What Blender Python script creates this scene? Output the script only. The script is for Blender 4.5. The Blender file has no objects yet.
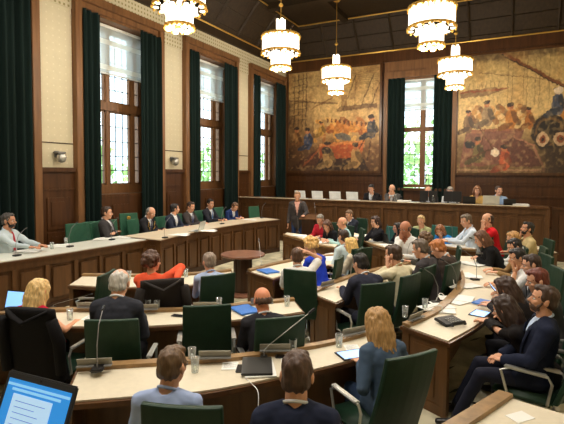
import bpy, bmesh, math, random
import numpy as np
from mathutils import Vector, Matrix, Euler, noise
random.seed(4)
PI = math.pi
SC = bpy.context.scene
COL = SC.collection
V = Vector

# ------------------------------------------------------------------ camera
FPX = 456.0; YAW = math.radians(27.05); PIT = math.radians(2.53); ROL = math.radians(0.3); CH = 2.3; PCY = 193.4
cd = bpy.data.cameras.new('camera'); cam = bpy.data.objects.new('camera', cd); COL.objects.link(cam)
SC.camera = cam
cF = V((-math.sin(YAW)*math.cos(PIT), math.cos(YAW)*math.cos(PIT), -math.sin(PIT)))
cR = V((math.cos(YAW), math.sin(YAW), 0)); cU = cR.cross(cF)
R2 = cR*math.cos(ROL)+cU*math.sin(ROL); U2 = -cR*math.sin(ROL)+cU*math.cos(ROL)
cam.matrix_world = Matrix(((R2.x, U2.x, -cF.x, 0), (R2.y, U2.y, -cF.y, 0), (R2.z, U2.z, -cF.z, CH), (0, 0, 0, 1)))
cd.sensor_width = 36; cd.lens = 36*FPX/564; cd.shift_y = -(212-PCY)/564; cd.clip_end = 200; cd.clip_start = .05

def G(px, py, z):            # the place at height z seen at a point of the photograph
    r = cF+R2*((px-282)/FPX)-U2*((py-PCY)/FPX); t = (z-CH)/r.z
    return V((r.x*t, r.y*t, z))

# ------------------------------------------------------------------ materials
MATS = {}
def mat(name, col, rough=.6, metal=0, var=.12, scale=6, bump=0, stretch=(1, 1, 1), spec=.5, coat=0):
    if name in MATS: return MATS[name]
    m = bpy.data.materials.new(name); m.use_nodes = True; nt = m.node_tree; N = nt.nodes; L = nt.links
    b = N['Principled BSDF']; b.inputs['Roughness'].default_value = rough; b.inputs['Metallic'].default_value = metal
    b.inputs['Specular IOR Level'].default_value = spec; b.inputs['Coat Weight'].default_value = coat
    tc = N.new('ShaderNodeTexCoord'); mp = N.new('ShaderNodeMapping'); mp.inputs['Scale'].default_value = stretch
    L.new(tc.outputs['Object'], mp.inputs[0])
    nz = N.new('ShaderNodeTexNoise'); nz.inputs['Scale'].default_value = scale; nz.inputs['Detail'].default_value = 5
    L.new(mp.outputs[0], nz.inputs['Vector'])
    mr = N.new('ShaderNodeMapRange'); mr.inputs[1].default_value = .25; mr.inputs[2].default_value = .75
    mr.inputs[3].default_value = 1-var; mr.inputs[4].default_value = 1+var; L.new(nz.outputs[0], mr.inputs[0])
    mx = N.new('ShaderNodeMix'); mx.data_type = 'RGBA'; mx.blend_type = 'MULTIPLY'; mx.inputs[0].default_value = 1
    mx.inputs[6].default_value = (*col, 1); L.new(mr.outputs[0], mx.inputs[7]); L.new(mx.outputs[2], b.inputs['Base Color'])
    if bump:
        bp = N.new('ShaderNodeBump'); bp.inputs['Strength'].default_value = bump; bp.inputs['Distance'].default_value = .01
        L.new(nz.outputs[0], bp.inputs['Height']); L.new(bp.outputs[0], b.inputs['Normal'])
    MATS[name] = m; return m
def GX(px, py, x):           # the place on the upright plane at x seen at a point of the photograph
    r = cF+R2*((px-282)/FPX)-U2*((py-PCY)/FPX); t = x/r.x
    return V((x, r.y*t, CH+r.z*t))
def GY(px, py, y):
    r = cF+R2*((px-282)/FPX)-U2*((py-PCY)/FPX); t = y/r.y
    return V((r.x*t, y, CH+r.z*t))
def srgb(r, g, b):
    f = lambda c: (c/255/12.92) if c/255 < .04045 else ((c/255+.055)/1.055)**2.4
    return (f(r), f(g), f(b))
def wood(name, c, rough=.4, var=.35):
    return mat(name, c, rough, var=var, scale=3, stretch=(4, 4, .35), bump=.08, spec=.35)
def emit(name, col, s):
    if name in MATS: return MATS[name]
    m = bpy.data.materials.new(name); m.use_nodes = True; N = m.node_tree.nodes; b = N['Principled BSDF']
    b.inputs['Base Color'].default_value = (*col, 1); b.inputs['Emission Color'].default_value = (*col, 1); b.inputs['Emission Strength'].default_value = s
    MATS[name] = m; return m
W_DESK = wood('desk_oak', srgb(98, 68, 38), .38)
W_DARK = wood('dark_walnut', srgb(58, 36, 20), .4)
W_WAIN = wood('wainscot_mahogany', srgb(74, 45, 22), .36)
W_EDGE = wood('edge_walnut', srgb(84, 55, 31), .3)
W_LEDGE = wood('ledge_oak', srgb(142, 112, 74), .35)
W_CEIL = wood('ceiling_timber', srgb(50, 37, 20), .6)
W_WIN = wood('window_timber', srgb(116, 80, 48), .45)
W_DAIS = wood('dais_oak', srgb(88, 59, 33), .4)
W_RED = wood('red_brown_top', srgb(122, 82, 62), .3)
M_LINO = mat('beige_linoleum', srgb(212, 202, 178), .45, var=.05, scale=20)
M_LINO2 = mat('pale_green_linoleum', srgb(220, 222, 210), .28, var=.05, scale=20)
M_PINKTOP = mat('dais_top_leather', srgb(206, 190, 162), .4, var=.06)
M_GREEN = mat('dark_green_leather', srgb(28, 54, 38), .5, var=.12, scale=14, bump=.05, spec=.3)
M_GREEN2 = mat('green_leather', srgb(46, 92, 70), .5, var=.12, scale=14, spec=.35)
M_TEAL = mat('teal_leather', srgb(36, 92, 84), .5, var=.12, scale=14, spec=.35)
M_CHROME = mat('brushed_aluminium', srgb(205, 205, 200), .3, metal=.85, var=.05)
M_BLACK = mat('black_plastic', srgb(18, 18, 20), .4, var=.1)
M_GREY = mat('grey_plastic', srgb(120, 120, 118), .5)
M_WHITE = mat('white_paper', srgb(232, 232, 226), .8, var=.03)
M_CREAM = None
M_CURT = mat('dark_green_velvet', srgb(15, 31, 28), .9, var=.3, scale=4, stretch=(9, 9, .3), spec=.2)
M_GOLD = mat('gilt', srgb(214, 170, 80), .35, metal=.6, var=.1)
M_PLATE = mat('name_plate_grey', srgb(160, 155, 140), .5)
M_GLASS = bpy.data.materials.new('clear_glass'); M_GLASS.use_nodes = True
def _g():
    N = M_GLASS.node_tree.nodes; L = M_GLASS.node_tree.links; N.remove(N['Principled BSDF']); t = N.new('ShaderNodeBsdfTransparent'); g = N.new('ShaderNodeBsdfGlossy'); d = N.new('ShaderNodeBsdfDiffuse')
    t.inputs[0].default_value = (.96, .98, .97, 1); g.inputs['Roughness'].default_value = .15; d.inputs[0].default_value = (.85, .87, .85, 1)
    a = N.new('ShaderNodeMixShader'); a.inputs[0].default_value = .5; L.new(g.outputs[0], a.inputs[1]); L.new(d.outputs[0], a.inputs[2])
    m = N.new('ShaderNodeMixShader'); lw = N.new('ShaderNodeLayerWeight'); lw.inputs[0].default_value = .35; L.new(lw.outputs[1], m.inputs[0]); L.new(t.outputs[0], m.inputs[1]); L.new(a.outputs[0], m.inputs[2]); L.new(m.outputs[0], N['Material Output'].inputs[0])
_g()
def mk_windowglass():
    m = bpy.data.materials.new('window_glass'); m.use_nodes = True; N = m.node_tree.nodes; L = m.node_tree.links
    out = N['Material Output']; N.remove(N['Principled BSDF'])
    t = N.new('ShaderNodeBsdfTransparent'); t.inputs[0].default_value = (.93, .97, .98, 1)
    g = N.new('ShaderNodeBsdfGlossy'); g.inputs['Roughness'].default_value = .1; mx = N.new('ShaderNodeMixShader'); mx.inputs[0].default_value = .06
    L.new(t.outputs[0], mx.inputs[1]); L.new(g.outputs[0], mx.inputs[2]); L.new(mx.outputs[0], out.inputs[0]); return m
M_WGLASS = mk_windowglass()
def mk_blind():
    m = bpy.data.materials.new('sheer_blind'); m.use_nodes = True; N = m.node_tree.nodes; L = m.node_tree.links
    out = N['Material Output']; N.remove(N['Principled BSDF'])
    t = N.new('ShaderNodeBsdfTransparent'); t.inputs[0].default_value = (.9, .95, .98, 1)
    d = N.new('ShaderNodeBsdfTranslucent'); d.inputs[0].default_value = (.86, .86, .8, 1)
    df = N.new('ShaderNodeBsdfDiffuse'); df.inputs[0].default_value = (.8, .79, .7, 1)
    a = N.new('ShaderNodeMixShader'); a.inputs[0].default_value = .5; L.new(d.outputs[0], a.inputs[1]); L.new(df.outputs[0], a.inputs[2])
    tc = N.new('ShaderNodeTexCoord'); sp = N.new('ShaderNodeSeparateXYZ'); L.new(tc.outputs['Object'], sp.inputs[0])
    w = N.new('ShaderNodeMath'); w.operation = 'FRACT'; s = N.new('ShaderNodeMath'); s.operation = 'MULTIPLY'; s.inputs[1].default_value = 1.6
    L.new(sp.outputs[2], s.inputs[0]); L.new(s.outputs[0], w.inputs[0])
    c = N.new('ShaderNodeMath'); c.operation = 'GREATER_THAN'; c.inputs[1].default_value = .8; L.new(w.outputs[0], c.inputs[0])
    mr = N.new('ShaderNodeMapRange'); mr.inputs[3].default_value = .45; mr.inputs[4].default_value = .9; L.new(c.outputs[0], mr.inputs[0])
    mx = N.new('ShaderNodeMixShader'); L.new(mr.outputs[0], mx.inputs[0]); L.new(t.outputs[0], mx.inputs[1]); L.new(a.outputs[0], mx.inputs[2]); L.new(mx.outputs[0], out.inputs[0]); return m
M_BLIND = mk_blind()
def mk_wallpaper():
    m = mat('cream_wall_fabric', srgb(200, 190, 160), .8, var=.04); N = m.node_tree.nodes; L = m.node_tree.links
    b = N['Principled BSDF']; mx = [n for n in N if n.type == 'MIX'][0]
    tc = [n for n in N if n.type == 'TEX_COORD'][0]
    sp = N.new('ShaderNodeSeparateXYZ'); L.new(tc.outputs['Object'], sp.inputs[0])
    def cell(o, k):
        a = N.new('ShaderNodeMath'); a.operation = 'MULTIPLY'; a.inputs[1].default_value = k; L.new(o, a.inputs[0])
        f = N.new('ShaderNodeMath'); f.operation = 'FRACT'; L.new(a.outputs[0], f.inputs[0])
        s = N.new('ShaderNodeMath'); s.operation = 'SUBTRACT'; s.inputs[1].default_value = .5; L.new(f.outputs[0], s.inputs[0])
        q = N.new('ShaderNodeMath'); q.operation = 'POWER'; q.inputs[1].default_value = 2; L.new(s.outputs[0], q.inputs[0]); return q.outputs[0]
    ad = N.new('ShaderNodeMath'); L.new(cell(sp.outputs[1], 6.6), ad.inputs[0]); L.new(cell(sp.outputs[2], 6.6), ad.inputs[1])
    lt = N.new('ShaderNodeMath'); lt.operation = 'LESS_THAN'; lt.inputs[1].default_value = .012; L.new(ad.outputs[0], lt.inputs[0])
    m2 = N.new('ShaderNodeMix'); m2.data_type = 'RGBA'; L.new(lt.outputs[0], m2.inputs[0]); L.new(mx.outputs[2], m2.inputs[6]); m2.inputs[7].default_value = (.66, .6, .44, 1)
    L.new(m2.outputs[2], b.inputs['Base Color']); return m
M_CREAM = mk_wallpaper()
def mk_frieze():
    m = mat('lattice_frieze', srgb(204, 194, 164), .8, var=.03); N = m.node_tree.nodes; L = m.node_tree.links
    b = N['Principled BSDF']; mx = [n for n in N if n.type == 'MIX'][0]; tc = [n for n in N if n.type == 'TEX_COORD'][0]
    sp = N.new('ShaderNodeSeparateXYZ'); L.new(tc.outputs['Object'], sp.inputs[0])
    outs = []
    for o in (sp.outputs[1], sp.outputs[2]):
        a = N.new('ShaderNodeMath'); a.operation = 'MULTIPLY'; a.inputs[1].default_value = 9; L.new(o, a.inputs[0])
        f = N.new('ShaderNodeMath'); f.operation = 'FRACT'; L.new(a.outputs[0], f.inputs[0])
        g = N.new('ShaderNodeMath'); g.operation = 'GREATER_THAN'; g.inputs[1].default_value = .55; L.new(f.outputs[0], g.inputs[0]); outs.append(g.outputs[0])
    an = N.new('ShaderNodeMath'); an.operation = 'MULTIPLY'; L.new(outs[0], an.inputs[0]); L.new(outs[1], an.inputs[1])
    m2 = N.new('ShaderNodeMix'); m2.data_type = 'RGBA'; L.new(an.outputs[0], m2.inputs[0]); L.new(mx.outputs[2], m2.inputs[6]); m2.inputs[7].default_value = (*srgb(150, 140, 96), 1)
    L.new(m2.outputs[2], b.inputs['Base Color']); return m
M_FRIEZE = mk_frieze()
def mk_floor():
    m = bpy.data.materials.new('pale_mosaic_floor'); m.use_nodes = True; N = m.node_tree.nodes; L = m.node_tree.links; b = N['Principled BSDF']
    b.inputs['Roughness'].default_value = .35
    tc = N.new('ShaderNodeTexCoord'); mp = N.new('ShaderNodeMapping'); mp.inputs['Rotation'].default_value = (0, 0, .5); L.new(tc.outputs['Object'], mp.inputs[0])
    n = N.new('ShaderNodeTexNoise'); n.inputs['Scale'].default_value = 3; n.inputs['Detail'].default_value = 8; L.new(mp.outputs[0], n.inputs['Vector'])
    cr = N.new('ShaderNodeValToRGB'); cr.color_ramp.elements[0].color = (*srgb(150, 146, 120), 1); cr.color_ramp.elements[1].color = (*srgb(214, 206, 176), 1)
    cr.color_ramp.elements[0].position = .35; cr.color_ramp.elements[1].position = .6; L.new(n.outputs[0], cr.inputs[0])
    sp = N.new('ShaderNodeSeparateXYZ'); L.new(mp.outputs[0], sp.inputs[0])
    def M(op, a, bb):
        q = N.new('ShaderNodeMath'); q.operation = op
        for i, v in enumerate((a, bb)):
            if v is None: continue
            if isinstance(v, (int, float)): q.inputs[i].default_value = v
            else: L.new(v, q.inputs[i])
        return q.outputs[0]
    # long dark green lozenges, every second row offset
    row = M('FLOOR', M('MULTIPLY', sp.outputs[0], 2.6), None); fx = M('ABSOLUTE', M('SUBTRACT', M('FRACT', M('MULTIPLY', sp.outputs[0], 2.6), None), .5), None)
    off = M('MULTIPLY', M('MODULO', row, 2), .5); fy = M('ABSOLUTE', M('SUBTRACT', M('FRACT', M('ADD', M('MULTIPLY', sp.outputs[1], 1.3), off), None), .5), None)
    d = M('ADD', M('MULTIPLY', fx, 3.2), fy); k = M('LESS_THAN', d, .2)
    mx = N.new('ShaderNodeMix'); mx.data_type = 'RGBA'; L.new(k, mx.inputs[0]); L.new(cr.outputs[0], mx.inputs[6]); mx.inputs[7].default_value = (*srgb(40, 62, 44), 1)
    L.new(mx.outputs[2], b.inputs['Base Color']); return m
M_FLOOR = mk_floor()

# ------------------------------------------------------------------ mesh helpers
def box(bm, a, b, bev=0):
    x0, y0, z0 = a; x1, y1, z1 = b
    r = bmesh.ops.create_cube(bm, size=1)
    vs = r['verts']
    for v in vs: v.co = V((x0+(v.co.x+.5)*(x1-x0), y0+(v.co.y+.5)*(y1-y0), z0+(v.co.z+.5)*(z1-z0)))
    if bev:
        es = list({e for v in vs for e in v.link_edges}); bmesh.ops.bevel(bm, geom=es, offset=bev, segments=2, affect='EDGES')
def boxm(bm, M, a, b, bev=0):
    t = bmesh.new(); box(t, a, b, bev); t.transform(M); merge(bm, t)
def merge(bm, t):
    me = bpy.data.meshes.new('t'); t.to_mesh(me); bm.from_mesh(me); bpy.data.meshes.remove(me); t.free()
def frame_at(p, q):
    d = (q-p).normalized(); up = V((0, 0, 1)) if abs(d.z) < .95 else V((0, 1, 0))
    x = d.cross(up).normalized(); y = x.cross(d); return x, y
def tube(bm, pts, rads, n=8, caps=True, flat=1.0, side=None):
    pts = [V(p) for p in pts]
    if isinstance(rads, (int, float)): rads = [rads]*len(pts)
    rings = []; px = None
    for i, p in enumerate(pts):
        a = pts[max(0, i-1)]; b = pts[min(len(pts)-1, i+1)]; d = (b-a).normalized()
        if px is None:
            if side is not None: x = (V(side)-d*V(side).dot(d)).normalized()
            else: x, _ = frame_at(a, b)
        else: x = (px-d*px.dot(d)).normalized()
        px = x; y = x.cross(d)
        rings.append([bm.verts.new(p+(x*math.cos(t)+y*math.sin(t)*flat)*rads[i]) for t in [2*PI*k/n for k in range(n)]])
    for r, s in zip(rings, rings[1:]):
        for k in range(n): bm.faces.new((r[k], r[(k+1) % n], s[(k+1) % n], s[k]))
    if caps: bm.faces.new(rings[0][::-1]); bm.faces.new(rings[-1])
def cap(bm, p, q, r0, r1, n=10, fl=1.0, side=None):        # tapered capsule
    p = V(p); q = V(q); d = q-p; L = d.length; d = d/L if L > 1e-6 else V((0, 0, 1))
    pts = []; rs = []
    for t in (-1, -.8, -.45): pts.append(p+d*t*r0); rs.append(r0*math.sqrt(max(0, 1-t*t))+.0008)
    pts += [p, q]; rs += [r0, r1]
    for t in (.45, .8, 1): pts.append(q+d*t*r1); rs.append(r1*math.sqrt(max(0, 1-t*t))+.0008)
    tube(bm, pts, rs, n, True, fl, side)
def ell(bm, c, r, u=14, v=9, M=None):
    res = bmesh.ops.create_uvsphere(bm, u_segments=u, v_segments=v, radius=1)
    for w in res['verts']:
        w.co = V((w.co.x*r[0], w.co.y*r[1], w.co.z*r[2]))
        if M: w.co = M @ w.co
        w.co += V(c)
def lathe(bm, prof, n=24, c=(0, 0, 0)):
    rings = []
    for r, z in prof: rings.append([bm.verts.new((c[0]+r*math.cos(2*PI*k/n), c[1]+r*math.sin(2*PI*k/n), c[2]+z)) for k in range(n)])
    for r, s in zip(rings, rings[1:]):
        for k in range(n): bm.faces.new((r[k], r[(k+1) % n], s[(k+1) % n], s[k]))
    if prof[0][0] > 1e-4: bm.faces.new(rings[0][::-1])
    if prof[-1][0] > 1e-4: bm.faces.new(rings[-1])
def strip(bm, A, B, z0, z1):      # solid slab between two plan polylines
    n = len(A); vs = []
    for a, b in zip(A, B):
        vs.append([bm.verts.new((a[0], a[1], z0)), bm.verts.new((b[0], b[1], z0)), bm.verts.new((b[0], b[1], z1)), bm.verts.new((a[0], a[1], z1))])
    for r, s in zip(vs, vs[1:]):
        for k in range(4): bm.faces.new((r[k], r[(k+1) % 4], s[(k+1) % 4], s[k]))
    bm.faces.new(vs[0][::-1]); bm.faces.new(vs[-1])
def obj(name, bm, m, parent=None, smooth=False, recalc=True):
    if recalc: bmesh.ops.recalc_face_normals(bm, faces=bm.faces)
    me = bpy.data.meshes.new(name); bm.to_mesh(me); bm.free()
    for mm in (m if isinstance(m, (list, tuple)) else [m]): me.materials.append(mm)
    if smooth:
        for p in me.polygons: p.use_smooth = True
    o = bpy.data.objects.new(name, me); COL.objects.link(o)
    if parent: o.parent = parent
    return o
def thing(name, label, cat, loc=(0, 0, 0), rz=0, group=None):
    o = bpy.data.objects.new(name, None); COL.objects.link(o); o.empty_display_size = .1
    o.location = loc; o.rotation_euler = (0, 0, rz); o['label'] = label; o['category'] = cat
    if group: o['group'] = group
    return o
def tag(o, label, cat, group=None, kind=None):
    o['label'] = label; o['category'] = cat
    if group: o['group'] = group
    if kind: o['kind'] = kind
    return o
def struct(name, bm, m, parent=None, smooth=False):
    o = obj(name, bm, m, parent, smooth)
    if not parent: o['kind'] = 'structure'
    return o
def dup(root, loc, rz, label, group=None, name=None, dims=None):
    r = root.copy(); COL.objects.link(r); r.location = loc; r.rotation_euler = (0, 0, rz); r['label'] = label
    if group: r['group'] = group
    for ch in list(root.children):
        c = ch.copy(); COL.objects.link(c); c.parent = r
        for g in ch.children:
            d = g.copy(); COL.objects.link(d); d.parent = c
    return r
B = bmesh.new

# ------------------------------------------------------------------ room
XL = -8.9; XR = 2.4; YB = 17.8; YF = -3.2; ZC = 8.25
bm = B(); box(bm, (XL-.9, YF-.3, -.1), (XR+.3, YB+.9, 0)); struct('floor', bm, M_FLOOR)
WIN = [(2.37, 6.2), (7.05, 9.95), (10.85, 13.8), (14.62, 17.55)]      # outer frame spans along the left wall
bm = B()
prev = YF
for a, b in WIN:
    box(bm, (XL-.75, prev, 0), (XL, a+.3, ZC)); box(bm, (XL-.75, a+.3, 6.05), (XL, b-.3, ZC)); box(bm, (XL-.75, a+.3, 0), (XL, b-.3, 1.72)); prev = b-.3
box(bm, (XL-.75, prev, 0), (XL, YB+.7, ZC))
struct('wall_left', bm, M_CREAM)
bm = B()
box(bm, (XL, YB, 0), (-4.3, YB+.7, ZC)); box(bm, (-4.3, YB, 0), (-2.25, YB+.7, 1.72)); box(bm, (-4.3, YB, 5.95), (-2.25, YB+.7, ZC)); box(bm, (-2.25, YB, 0), (XR, YB+.7, ZC))
struct('wall_back', bm, W_WAIN)
bm = B(); box(bm, (XR, YF-.3, 0), (XR+.3, YB+.7, ZC)); struct('wall_right', bm, M_CREAM)
bm = B(); box(bm, (XL-.75, YF-.3, 0), (XR, YF, ZC)); struct('wall_front', bm, M_CREAM)
bm = B(); box(bm, (XL-.9, YF-.4, ZC), (XR+.4, YB+.9, ZC+.2)); struct('ceiling', bm, W_CEIL)
# raking timber cove on four sides with panel battens
def cove(name, P, Q, inn):
    P = V(P); Q = V(Q); inn = V(inn); L = (Q-P).length; d = (Q-P).normalized()
    bm = B(); z0, z1, dep = 7.02, 8.16, 1.05
    prof = [(0, z0), (.1, z0), (dep, z1), (dep, ZC), (0, ZC)]
    vs = [[bm.verts.new(p+inn*a+V((0, 0, z))) for a, z in prof] for p in (P, Q)]
    n = len(prof)
    for k in range(n): bm.faces.new((vs[0][k], vs[0][(k+1) % n], vs[1][(k+1) % n], vs[1][k]))
    bm.faces.new(vs[0]); bm.faces.new(vs[1][::-1])
    sl = V((0, 0, z1-z0))+inn*(dep-.1); nn = (inn*(z1-z0)-V((0, 0, dep-.1))).normalized()
    k = 0; s = .6
    while s < L-.5:
        a = P+d*s+inn*.1+V((0, 0, z0))+nn*.02
        tube(bm, [a+sl*.04, a+sl*.96], .05, 4); s += 1.35; k += 1
    for f in (.12, .5, .88):
        a = P+inn*.1+V((0, 0, z0))+sl*f+nn*.02; tube(bm, [a, a+d*L], .03, 4)
    struct(name, bm, W_CEIL)
    bm = B(); tube(bm, [P+inn*.14+V((0, 0, z0)), Q+inn*.14+V((0, 0, z0))], .026, 6); tube(bm, [P+inn*dep+V((0, 0, z1)), Q+inn*dep+V((0, 0, z1))], .026, 6)
    return bm
bg = [cove('trim_1', (XL, YF, 0), (XL, YB, 0), (1, 0, 0)), cove('trim_2', (XL, YB, 0), (XR, YB, 0), (0, -1, 0)), cove('trim_3', (XR, YB, 0), (XR, YF, 0), (-1, 0, 0))]
for i, b_ in enumerate(bg): struct('trim_%d' % (i+4), b_, M_GOLD)
bm = B()
for y in (1, 3.2, 5.4, 7.6, 9.8, 12, 14.2): box(bm, (XL+1.05, y, 8.02), (XR-1.05, y+.28, ZC))
for x in (-5.9, -3.3, -.7): box(bm, (x-.12, YF, 8.06), (x+.12, YB-1.05, ZC))
struct('trim_7', bm, W_CEIL)
# left wall dressing
bm = B()
segs = []; prev = YF
for a, b in WIN: segs.append((prev, a)); prev = b
segs.append((prev, YB))
for a, b in segs: box(bm, (XL, a, 5.93), (XL+.015, b, 6.74))
for a, b in WIN: box(bm, (XL, a, 6.3), (XL+.015, b, 6.74))
struct('trim_8', bm, M_FRIEZE)
bm = B(); box(bm, (XL, YF, 6.74), (XL+.1, YB, 7.03), .01); struct('trim_9', bm, W_CEIL)
bm = B()
for a, b in segs:
    box(bm, (XL, a, 0), (XL+.04, b, 2.3)); box(bm, (XL, a, 2.3), (XL+.1, b, 2.4), .01); box(bm, (XL, a, 1.9), (XL+.06, b, 1.94)); box(bm, (XL, a, 0), (XL+.07, b, .2))
    if b-a > .3:
        for z0, z1 in ((.3, 1.0), (1.05, 1.75)):
            m_ = .14; box(bm, (XL+.04, a+m_, z0), (XL+.065, b-m_, z1), .008); box(bm, (XL+.065, a+m_+.09, z0+.09), (XL+.08, b-m_-.09, z1-.09), .006)
struct('trim_10', bm, W_WAIN)
bm = B()
for a, b in segs[1:4]: box(bm, (XL, a, 2.92), (XL+.006, b, 2.945))
struct('trim_11', bm, W_DARK)

def window_left(i, a, b):
    # timber surround, projecting a little from the wall
    bm = B()
    for z0, z1, o in ((0, 6.36, 0),):
        box(bm, (XL-.02, a, 0), (XL+.14, a+.18, 6.18), .01); box(bm, (XL-.02, a+.18, 0), (XL+.07, a+.3, 6.05), .01)
        box(bm, (XL-.02, b-.18, 0), (XL+.14, b, 6.18), .01); box(bm, (XL-.02, b-.3, 0), (XL+.07, b-.18, 6.05), .01)
        box(bm, (XL-.02, a, 6.18), (XL+.16, b, 6.36), .01); box(bm, (XL-.02, a+.18, 6.05), (XL+.07, b-.18, 6.18), .01)
    # lining of the deep recess
    box(bm, (XL-.72, a+.3, 1.72), (XL, a+.33, 6.05)); box(bm, (XL-.72, b-.33, 1.72), (XL, b-.3, 6.05)); box(bm, (XL-.72, a+.3, 6.0), (XL, b-.3, 6.05))
    root = struct('window_%d' % i, bm, W_WIN)
    bm = B(); ys = [a+.33, a+.62, 0, 0, b-.62, b-.33]; c = (a+b)/2
    x0, x1 = XL-.5, XL-.38
    W3 = ((a+.46, a+1.27), (a+1.4, a+2.12), (a+2.24, b-.45))
    for y in (a+.33, a+1.27, a+2.12, b-.45):
        box(bm, (x0, y, 1.8), (x1, y+.125, 6.0), .01)
    for z0, z1 in ((1.75, 1.98), (3.87, 4.08), (5.85, 6.0)): box(bm, (x0-.01, a+.33, z0), (x1+.03, b-.33, z1), .01)
    for y0, y1 in W3:
        for z in (1.98, 4.08):
            zt = 3.87 if z < 3 else 5.85
            box(bm, (x0+.02, y0, z), (x1-.02, y0+.04, zt)); box(bm, (x0+.02, y1-.04, z), (x1-.02, y1, zt)); box(bm, (x0+.02, y0, z), (x1-.02, y1, z+.04)); box(bm, (x0+.02, y0, zt-.04), (x1-.02, y1, zt))
    obj('window_frame', bm, W_WIN, root)
    bm = B()
    for y0, y1 in W3:
        nk = 3 if y1-y0 > .4 else 1
        for k in range(1, nk): tube(bm, [(XL-.44, y0+(y1-y0)*k/nk, 2.0), (XL-.44, y0+(y1-y0)*k/nk, 5.85)], .014, 5)
        for z in (2.35, 2.72, 3.1, 3.48, 4.42, 4.77, 5.12, 5.48): tube(bm, [(XL-.44, y0, z), (XL-.44, y1, z)], .012, 5)
    obj('glazing_bars', bm, M_BLACK, root)
    bm = B(); box(bm, (XL-.446, a+.35, 1.9), (XL-.442, b-.35, 5.95)); obj('pane', bm, M_WGLASS, root)
    bm = B(); box(bm, (XL-.4, a+.3, 1.7), (XL+.03, b-.3, 1.76), .01); obj('window_sill', bm, W_EDGE, root)
    bm = B(); box(bm, (XL-.02, a+.3, .2), (XL+.025, b-.3, 1.7)); box(bm, (XL+.03, a+1.08, .4), (XL+.055, b-1.3, .95), .008); box(bm, (XL+.03, a+1.08, 1.05), (XL+.055, b-1.3, 1.5), .008)
    obj('panelled_apron', bm, W_WAIN, root)
    return root
def curtain(name, p, q, z0, z1, label, amp=.07, pitch=.17, nrm=None, group=None):
    p = V(p); q = V(q); L = (q-p).length; d = (q-p)/L; n = V((d.y, -d.x, 0)) if nrm is None else V(nrm)
    bm = B(); K = max(8, int(L/pitch*8)); fr = []; bk = []
    for k in range(K+1):
        s = L*k/K; ph = s/pitch*2*PI
        o = amp*(math.sin(ph)+.35*math.sin(ph*.47+1)); fr.append(p+d*s+n*o); bk.append(p+d*s+n*(o-.012))
    zs = [z0, z0+(z1-z0)*.3, z0+(z1-z0)*.7, z1-.15, z1]
    sc = [1, 1, .95, .85, .6]
    g = [[bm.verts.new((v.x*1, v.y*1, z)) for v in [p+d*L*k/K+(fr[k]-(p+d*L*k/K))*c for k in range(K+1)]] for z, c in zip(zs, sc)]
    h = [[bm.verts.new((v.x, v.y, z)) for v in [p+d*L*k/K+(bk[k]-(p+d*L*k/K))*c-n*.004 for k in range(K+1)]] for z, c in zip(zs, sc)]
    for G_, fl in ((g, 0), (h, 1)):
        for r, s in zip(G_, G_[1:]):
            for k in range(K): bm.faces.new((r[k], r[k+1], s[k+1], s[k]) if not fl else (r[k], s[k], s[k+1], r[k+1]))
    return tag(obj(name, bm, M_CURT, smooth=True), label, 'curtain', group)
def blind(p, q, z0, z1, n, label):
    p = V(p); q = V(q); d = (q-p).normalized(); n = V(n)
    bm = B()
    vs = [bm.verts.new(x) for x in (p+V((0, 0, z0)), q+V((0, 0, z0)), q+V((0, 0, z1)), p+V((0, 0, z1)))]; bm.faces.new(vs)
    vs2 = [bm.verts.new(v.co+n*.006) for v in vs]; bm.faces.new(vs2[::-1])
    for k in range(4): bm.faces.new((vs[k], vs2[k], vs2[(k+1) % 4], vs[(k+1) % 4]))
    r = thing('window_blind', label, 'blind')
    obj('fabric', bm, M_BLIND, r); bm = B(); tube(bm, [p+V((0, 0, z0)), q+V((0, 0, z0))], .02, 8); obj('bottom_bar', bm, M_WHITE, r)
    bm = B(); tube(bm, [p+V((0, 0, z1)), q+V((0, 0, z1))], .04, 8); obj('roller', bm, M_WHITE, r)
ws = ['leftmost window, cut by the picture edge', 'second window from the left', 'third window from the left', 'last left window before the painted corner']
for i, (a, b) in enumerate(WIN):
    window_left(i+1, a, b)
    cw = .42
    curtain('curtain', (XL+.13, a+.2, 0), (XL+.13, a+.2+cw+.08, 0), .25, 6.0, 'dark green curtain at the left of the '+ws[i], nrm=(1, 0, 0))
    curtain('curtain', (XL+.13, b-.2-(cw+.3)-(.9 if i == 0 else 0), 0), (XL+.13, b-.2, 0), .25, 6.0, 'dark green curtain at the right of the '+ws[i], nrm=(1, 0, 0))
    if i: blind((XL-.3, a+.36, 0), (XL-.3, b-.36, 0), 4.78, 5.95, (1, 0, 0), 'half-drawn white blind of the '+ws[i])
    # outer curtain at leftmost window fills to the frame edge
# back wall window
bm = B(); a, b = -4.6, -1.95
box(bm, (a, YB-.14, 0), (a+.14, YB+.02, 6.1), .01); box(bm, (b-.14, YB-.14, 0), (b, YB+.02, 6.1), .01); box(bm, (a, YB-.16, 5.95), (b, YB+.02, 6.2), .01)
box(bm, (a+.3, YB, 1.72), (a+.33, YB+.6, 5.95)); box(bm, (b-.33, YB, 1.72), (b-.3, YB+.6, 5.95)); box(bm, (a+.3, YB, 5.9), (b-.3, YB+.6, 5.95))
box(bm, (a, YB-.05, 6.2), (b, YB, 6.9))
root = struct('window_5', bm, W_WIN)
bm = B(); yy0, yy1 = YB+.3, YB+.42; c = -3.2
for x in (a+.33, c-.1, b-.45): box(bm, (x, yy0, 1.78), (x+(.2 if x == c-.1 else .13), yy1, 5.95), .01)
for z0, z1 in ((1.78, 1.9), (3.93, 4.1), (5.83, 5.95)): box(bm, (a+.33, yy0-.02, z0), (b-.33, yy1, z1), .01)
obj('window_frame', bm, W_WIN, root)
bm = B()
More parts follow.
